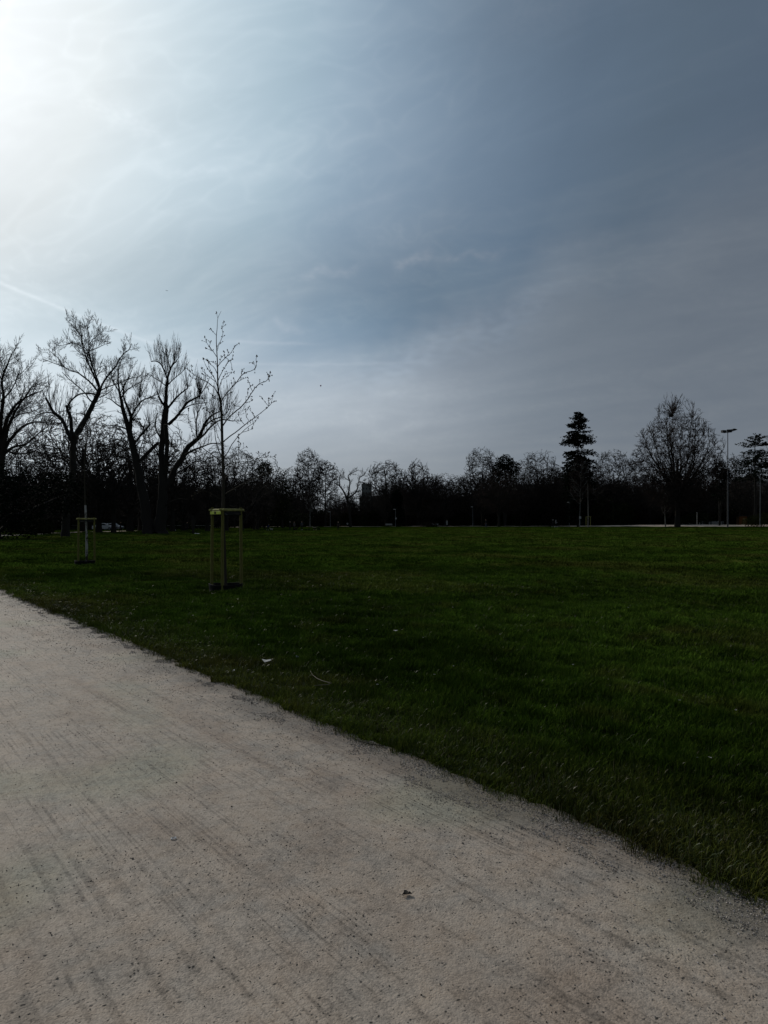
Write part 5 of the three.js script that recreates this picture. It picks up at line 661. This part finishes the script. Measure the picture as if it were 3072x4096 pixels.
dog('small dark dog lying on the grass beside the person with white shoes', 1225, 149, 0.6, 1.2, { lie: 0.9, tail: 0 }); dog('round dark dog left of the tan and white dog', 1236, 149, 0.75, 0.4, { tail: 0.1 });
dog('tan dog with pale head and back standing sideways', 1259, 149, 1.2, -1.5, { color: [0.06, 0.045, 0.03], patch: [0.42, 0.36, 0.27], tail: 0.2, drop: true }); dog('dark dog following right behind the tan dog', 1275, 149, 0.95, -1.3, { tail: 0.25 });

// ------------------------------------------------------------------ litter and small things
function sheet(name, label, category, px, py, outline, thick, m, turn, bend, group) { // a crumpled scrap with thickness lying on the ground
  const d = EYE * F / (py - HZ), p = G(px, d), t = new THREE.Shape(); outline.forEach(([x, y], k) => k ? t.lineTo(x, y) : t.moveTo(x, y));
  let g = new THREE.ExtrudeGeometry(t, { depth: thick, bevelEnabled: false, steps: 1 }); g.rotateX(-Math.PI / 2); const a = g.attributes.position; for (let k = 0; k < a.count; k++) a.setY(k, a.getY(k) + bend(a.getX(k), a.getZ(k))); g.computeVertexNormals();
  const o = mesh(name, g, m); o.position.copy(p); o.rotation.y = turn; tag(o, label, category, group); return o;
}
const blades = 0.045;
M.paper = mat([0.6, 0.58, 0.54], 0.8); M.wrap = mat([0.12, 0.16, 0.28], 0.35);
{ const o = sheet('paper_scrap', 'white folded scrap of paper lying on the grass near the path', 'paper', 1064, 2668, [[-0.052, 0.03], [-0.01, -0.04], [0.05, -0.005], [0.052, 0.03], [0.0, 0.022]], 0.002, M.paper, 0, (x, z) => 0.05 + 0.35 * Math.abs(x - 0.01) * 0.4 - z * 0.25); }
{ seed(811); const d = EYE * F / (2655 - HZ), t = thing('crumpled_wrapper', 'small crumpled blue wrapper on the grass right of the paper scrap', 'wrapper', G(1187, d)), tb = new TB(); const q = []; for (let k = 0; k < 9; k++) q.push(V(R(-0.022, 0.022), R(0.03, 0.068), R(-0.02, 0.02))); for (let k = 0; k < 7; k++) { tb.tri(q[k], q[k + 1], q[k + 2]); } mesh('foil', tb.geo(), M.wrap, t); const tb2 = new TB(); for (let k = 0; k < 3; k++) tb2.tri(q[k].clone().add(V(0.004, 0.003, 0.004)), q[k + 3], q[k + 5]); mesh('lining', tb2.geo(), M.paper, t); }
{ const d = EYE * F / (2740 - HZ), p = G(1285, d), k = d / F, t = thing('dry_twig', 'long curved dry twig lying in the grass right of the wrapper', 'twig', p), m = mat([0.16, 0.14, 0.1], 0.8), pt = (x, y) => { const dd = EYE * F / (y - HZ); return V(xAt(x, dd) - p.x, 0.045, -dd - p.z); };
  mesh('stem', new TB().tube([pt(1241, 2713), pt(1250, 2730), pt(1268, 2745), pt(1290, 2755), pt(1322, 2764)], [0.003, 0.004, 0.0045, 0.0045, 0.004], 6).geo(), m, t); mesh('side_shoot', new TB().tube([pt(1326, 2764), pt(1312, 2771), pt(1280, 2773), pt(1255, 2775)], [0.003, 0.004, 0.003, 0.002], 6).geo(), m, t); }
{ const d = EYE * F / (2980 - HZ), p = G(1490, d), t = thing('edge_stick', 'thin dark stick lying along the path edge', 'stick', p), pt = (x, y) => { const dd = EYE * F / (y - HZ); return V(xAt(x, dd) - p.x, onPath(V(xAt(x, dd), 0, -dd)).y + 0.012 - p.y, -dd - p.z); }; mesh('stem', new TB().tube([pt(1437, 2971), pt(1480, 2983), pt(1535, 2992)], [0.003, 0.004, 0.003], 6).geo(), M.bark, t); }
{ const d = EYE * F / (3361 - HZ), p = onPath(G(694, d)); p.y += 0.002; const t = thing('ring_pull', 'small white plastic ring lying on the gravel path', 'ring', p, 0.25); mesh('band', new THREE.TorusGeometry(0.0115, 0.0028, 8, 28).rotateX(Math.PI / 2).scale(1.0, 1, 0.85).translate(0, 0.003, 0), M.white, t); mesh('clasp', new RoundedBoxGeometry(0.007, 0.004, 0.006, 2, 0.001).translate(0.0105, 0.0045, -0.004), M.white, t); }
{ seed(812); const d = EYE * F / (3580 - HZ), p = onPath(G(1627, d)); p.y += 0.002; const t = thing('dead_leaf', 'crumpled dark dead leaf lying on the gravel path', 'leaf', p), tb = new TB(); for (let k = 0; k < 12; k++) { const a = k / 12 * 6.283, b = a + 0.52, r = i => 0.017 * (1 + 0.35 * Math.sin(i * 3 + 1)), f = i => V(Math.cos(i) * r(i) * 1.1, 0.006 + 0.008 * Math.abs(Math.sin(i * 2.5)), Math.sin(i) * r(i)); tb.tri(V(0, 0.003, 0), f(a), f(b)); } mesh('blade', tb.geo(), mat([0.06, 0.05, 0.04], 0.9), t); mesh('stalk', new TB().tube([V(-0.015, 0.004, 0.004), V(-0.03, 0.005, 0.008)], [0.0012, 0.0008], 5).geo(), M.bark, t); }
[[1583, 2558, 0.03], [936, 2706, 0.018], [2842, 3070, 0.014], [2790, 3072, 0.008]].forEach(([x, y, s], k) => sheet('paper_bit', ['pair-sized white paper bit far out on the open lawn', 'thin pale paper strip on the grass close to the path edge', 'tiny white paper bit deep in the long grass', 'smallest white crumb in the long grass'][k], 'paper', x, y, [[-s, 0.3 * s], [-0.2 * s, -0.6 * s], [0.6 * s, -0.1 * s], [s, 0.5 * s], [0, 0.4 * s]], 0.002, M.paper, k, (u, w) => 0.05 + 0.3 * Math.abs(u)));
{ const p = V(0, 0, 0), t = thing('lawn_blanket', 'white cloth spread on the grass beside the pollard stump', 'blanket', G(787, 98)); const g = new THREE.PlaneGeometry(0.8, 0.6, 20, 12).rotateX(-Math.PI / 2), a = g.attributes.position; for (let k = 0; k < a.count; k++) a.setY(k, 0.09 + 0.09 * Math.max(0, n2(a.getX(k) * 2, a.getZ(k) * 2)) + 0.03 * n2(a.getX(k) * 5, a.getZ(k) * 5)); g.computeVertexNormals(); mesh('cloth', g, M.white, t); mesh('rolled_edge', new TB().tube([V(-0.4, 0.06, 0.3), V(0, 0.1, 0.31), V(0.4, 0.06, 0.3)], [0.05, 0.06, 0.05], 8).geo(), M.white, t); }
{ const t = thing('play_ball', 'white ball lying on the lawn behind the pollarded tree', 'ball', G(700, 138).add(V(0, 0.12, 0))); mesh('shell', new THREE.SphereGeometry(0.2, 20, 14), M.white, t); mesh('seam', new THREE.TorusGeometry(0.2, 0.006, 6, 30), M.wall, t); }
{ const t = thing('drifting_balloon', 'tiny pink balloon drifting in the open sky', 'balloon', at(1283, 1543, 120)), m = mat([0.45, 0.08, 0.32], 0.4); mesh('envelope', new THREE.LatheGeometry([[0.001, -0.16], [0.05, -0.12], [0.1, -0.04], [0.12, 0.04], [0.09, 0.12], [0.001, 0.15]].map(([x, y]) => new THREE.Vector2(x, y)), 16), m, t); mesh('knot', new THREE.ConeGeometry(0.02, 0.04, 8).translate(0, -0.175, 0), m, t); mesh('string', new TB().tube([V(0, -0.19, 0), V(0.03, -0.4, 0), V(0, -0.7, 0)], [0.003, 0.003, 0.003], 3).geo(), M.pale, t); }
{ const t = thing('flying_bird', 'small dark bird flying high above the bare trees', 'bird', at(668, 1163, 90), 0.7), tb = new TB(); t.scale.setScalar(0.6); for (const s of [-1, 1]) { tb.tri(V(0, 0.02, 0.06), V(s * 0.2, 0.1, 0.02), V(0, 0.02, -0.06)); tb.tri(V(s * 0.2, 0.1, 0.02), V(s * 0.32, 0.06, -0.08), V(s * 0.05, 0.04, -0.05)); } mesh('wings', tb.geo(), M.strap, t); mesh('body', new THREE.SphereGeometry(0.05, 12, 8).scale(0.8, 0.8, 2.4), M.strap, t); mesh('tail', new THREE.ConeGeometry(0.05, 0.12, 6).rotateX(Math.PI / 2).scale(1, 0.3, 1).translate(0, 0, -0.15), M.strap, t); }
{ // daisies
  seed(820); const pet = new TB(); for (let k = 0; k < 10; k++) { const a = k / 10 * 6.283; pet.leaf(V(0, 0, 0), V(Math.cos(a), 0.25, Math.sin(a)).normalize(), 0.011, 0.0025); } const pg = pet.geo(), cg = new THREE.SphereGeometry(0.0035, 8, 6).scale(1, 0.6, 1), sg = new TB().tube([V(0, -0.05, 0), V(0, 0, 0)], [0.001, 0.001], 4).geo(), ym = mat([0.5, 0.35, 0.02], 0.8);
  for (let k = 0; k < 26; k++) { const py = 2200 + R(30, 700) ** 1, px = R(700, 3000), d = EYE * F / (py - HZ), p = G(px, d); if (vOf(p.x, p.z) < 0.4) continue; p.y += 0.055; const t = thing('daisy', 'single small white daisy open in the lawn', 'daisy', p, R(0, 6), 'daisies scattered in the lawn'); mesh('petals', pg, M.white, t); mesh('flower_centre', cg, ym, t); mesh('stem', sg, M.spring, t); t.scale.setScalar(R(0.9, 1.3)); }
}
console.log('things done');

// ------------------------------------------------------------------ gravel and grass
const m4 = new THREE.Matrix4(), qt = new THREE.Quaternion(), eu = new THREE.Euler(), cc = new THREE.Color();
{ // loose stones on the path, thick along its edge
  seed(901); const g = new THREE.IcosahedronGeometry(1, 0), a = g.attributes.position; const w = {}; for (let k = 0; k < a.count; k++) { const key = [a.getX(k), a.getY(k), a.getZ(k)].map(v => v.toFixed(2)).join(); const s = w[key] ??= R(0.75, 1.2); a.setXYZ(k, a.getX(k) * s, a.getY(k) * s * 0.7, a.getZ(k) * s); } g.computeVertexNormals();
  const list = [];
  for (let k = 0; k < 460000 && list.length < 130000; k++) {
    const s = -2 + 26 * rnd() ** 1.8, band = rnd() < 0.5, v = band ? 0.05 - 0.9 * rnd() ** 1.5 : R(-4.6, 0), x = E0.x + ET.x * s + EN.x * v, z = E0.z + ET.z * s + EN.z * v, d = -z; if (d < 1.9 || Math.abs(x) > d * 0.58 + 0.3) continue;
    const e = v - wig(s); if (e > 0.05) continue;
    const wd = mix(0.4, 0.12, S(0, 6, s)) * (1 + 0.5 * n2(s * 0.55, 31)), patch = n2(s * 1.5, v * 3 + 2) + 0.6 * n2(s * 4, v * 7);
    const chance = band ? S(-wd, -wd * 0.25, e + 0.16 * patch) * S(-1.2, 0.6, patch) * 0.7 + 0.03 : 0.09 + 0.45 * S(0.1, 1.1, n2(s * 0.7 + 7, v * 1.1) + 0.5 * n2(s * 2.4, v * 3.4)); if (rnd() > chance) continue;
    const r = (0.0020 + 0.0030 * rnd() ** 2.6 + (rnd() < 0.02 ? 0.003 : 0)) * mix(1, 1.6, S(3, 12, d)) * (band ? 1 : 0.75); list.push([x, r * 0.3 + pathRise(s, v), z, r, band]);
  }
  const im = new THREE.InstancedMesh(g, mat([1, 1, 1], 0.9, { specularIntensity: 0.2 }), list.length);
  list.forEach(([x, y, z, r, band], k) => { im.setMatrixAt(k, m4.compose(V(x, y, z), qt.setFromEuler(eu.set(R(0, 6), R(0, 6), R(0, 6))), V(r, r, r))); const v = band ? R(0.13, 0.5) : (rnd() < 0.8 ? R(0.05, 0.2) : R(0.25, 0.5)); im.setColorAt(k, cc.setRGB(v * 1.14, v, v * R(0.8, 0.92))); });
  im.name = 'loose_gravel'; tag(im, 'loose dark grit scattered over the path and heaped along its edge', 'gravel', null, 'stuff'); im.castShadow = im.receiveShadow = true; scene.add(im);
}
function tuft(nb, rad, len, wid, sd) { seed(sd); const p = [], n = [], idx = []; for (let k = 0; k < nb; k++) {
  const a = R(0, 6.283), r = Math.sqrt(rnd()) * rad, x = Math.cos(a) * r, z = Math.sin(a) * r, L = len * R(0.5, 1.3), da = R(0, 6.283), lean = R(0.1, 0.95), w = wid * R(0.7, 1.3), dx = Math.cos(da), dz = Math.sin(da), sx = -dz * w, sz = dx * w, b = p.length / 3;
  const ys = [0, 0.55, 1], mx = [0, lean * 0.28, lean * 0.85]; for (let q = 0; q < 3; q++) { const cx = x + dx * L * mx[q], cz = z + dz * L * mx[q], y = L * ys[q] * Math.sqrt(Math.max(0.1, 1 - (mx[q] * 0.8) ** 2)), ww = [1, 0.8, 0][q]; if (q < 2) { p.push(cx - sx * ww, y, cz - sz * ww, cx + sx * ww, y, cz + sz * ww); n.push(dx * -0.4, 0.9, dz * -0.4, dx * -0.4, 0.9, dz * -0.4); } else { p.push(cx, y, cz); n.push(dx * -0.4, 0.9, dz * -0.4); } }
  idx.push(b, b + 1, b + 2, b + 1, b + 3, b + 2, b + 2, b + 3, b + 4); }
  const g = new THREE.BufferGeometry(); g.setAttribute('position', new THREE.Float32BufferAttribute(p, 3)); g.setIndex(idx); g.computeVertexNormals(); return g; }
{
  const bl = mat([1, 1, 1], 0.7, { specularIntensity: 0 });
  const rings = [[1.8, 5.5, 620, 1, 1], [5.5, 9, 420, 1.1, 1.0], [9, 15, 240, 1.4, 1.0], [15, 26, 110, 2.1, 1.05], [26, 48, 34, 3.6, 1.15], [48, 95, 8, 6.5, 1.3], [95, 165, 3, 9, 1.3]], list = []; seed(910);
  for (const [r0, r1, dens, sc, hs] of rings) { const half = 30.5 * RAD, n = Math.round(half * (r1 * r1 - r0 * r0) * dens); for (let k = 0; k < n; k++) { const d = Math.sqrt(mix(r0 * r0, r1 * r1, rnd())), a = R(-half, half), x = d * Math.sin(a), z = -d * Math.cos(a), v = vOf(x, z), s = sOf(x, z), e = v - wig(s); if (d > 80 && rnd() < S(80, 165, d)) continue; if (e < -0.02 + (rnd() < 0.06 ? -0.12 : 0) && v > -5.6) continue; if (Math.hypot(x - Y1.x, z - Y1.z) < 0.36 || Math.hypot(x - Y2.x, z - Y2.z) < 0.36) continue; list.push([x, z, sc, hs, e, d]); } }
  const im = new THREE.InstancedMesh(tuft(26, 0.055, 0.062, 0.0019, 911), bl, list.length);
  list.forEach(([x, z, sc, hs, e, d], k) => { const { dry, lush } = grassTint(x, z), clump = 0.5 + 0.5 * n2(x * 1.7, z * 1.7), h = hs * R(0.7, 1.25) * (0.45 + 0.95 * clump) * mix(0.62, 1, S(0, 1.2, e)) * (1 + 0.9 * S(0.25, 0.0, e) * rnd()); im.setMatrixAt(k, m4.compose(V(x, groundY(x, z) - 0.004, z), qt.setFromEuler(eu.set(R(-0.15, 0.15), R(0, 6.28), R(-0.15, 0.15))), V(sc * R(0.85, 1.2), h, sc * R(0.85, 1.2)))); const g = R(0.4, 1.6) * (0.55 + 0.7 * lush), q = clamp(dry + R(-0.15, 0.2)); im.setColorAt(k, cc.setRGB(mix(0.064, 0.115, q) * g, mix(0.115, 0.112, q) * g, mix(0.013, 0.026, q) * g)); });
  im.name = 'grass'; im.castShadow = im.receiveShadow = true; tag(im, 'short green grass blades of the lawn', 'grass', null, 'stuff'); scene.add(im);
  const st = []; seed(912); for (let k = 0; k < 90000; k++) { const d = 1.9 + 22 * rnd() ** 1.4, a = R(-30, 30) * RAD, x = d * Math.sin(a), z = -d * Math.cos(a), v = vOf(x, z), e = v - wig(sOf(x, z)); if (e < 0 && v > -5.6) continue; if (rnd() > 0.12 + 0.4 * S(1.6, 0.1, e) + 0.4 * grassTint(x, z).dry) continue; st.push([x, z, d]); }
  const is = new THREE.InstancedMesh(tuft(4, 0.09, 0.054, 0.0012, 913), mat([1, 1, 1], 0.4, { specularIntensity: 0.4 }), st.length); st.forEach(([x, z, d], k) => { const s = mix(1, 1.7, S(3, 14, d)); is.setMatrixAt(k, m4.compose(V(x, groundY(x, z), z), qt.setFromEuler(eu.set(R(-0.3, 0.3), R(0, 6.28), R(-0.3, 0.3))), V(s, R(0.7, 1.2), s))); const g = R(0.5, 1.3); is.setColorAt(k, rnd() < 0.6 ? cc.setRGB(0.075 * g, 0.10 * g, 0.03 * g) : cc.setRGB(0.13 * g, 0.115 * g, 0.06 * g)); });
  is.name = 'dry_grass'; is.castShadow = is.receiveShadow = true; tag(is, 'pale glossy blades and straw mixed into the lawn', 'grass', null, 'stuff'); scene.add(is);
  console.log('tufts', list.length, st.length);
}
renderer.render(scene, camera);
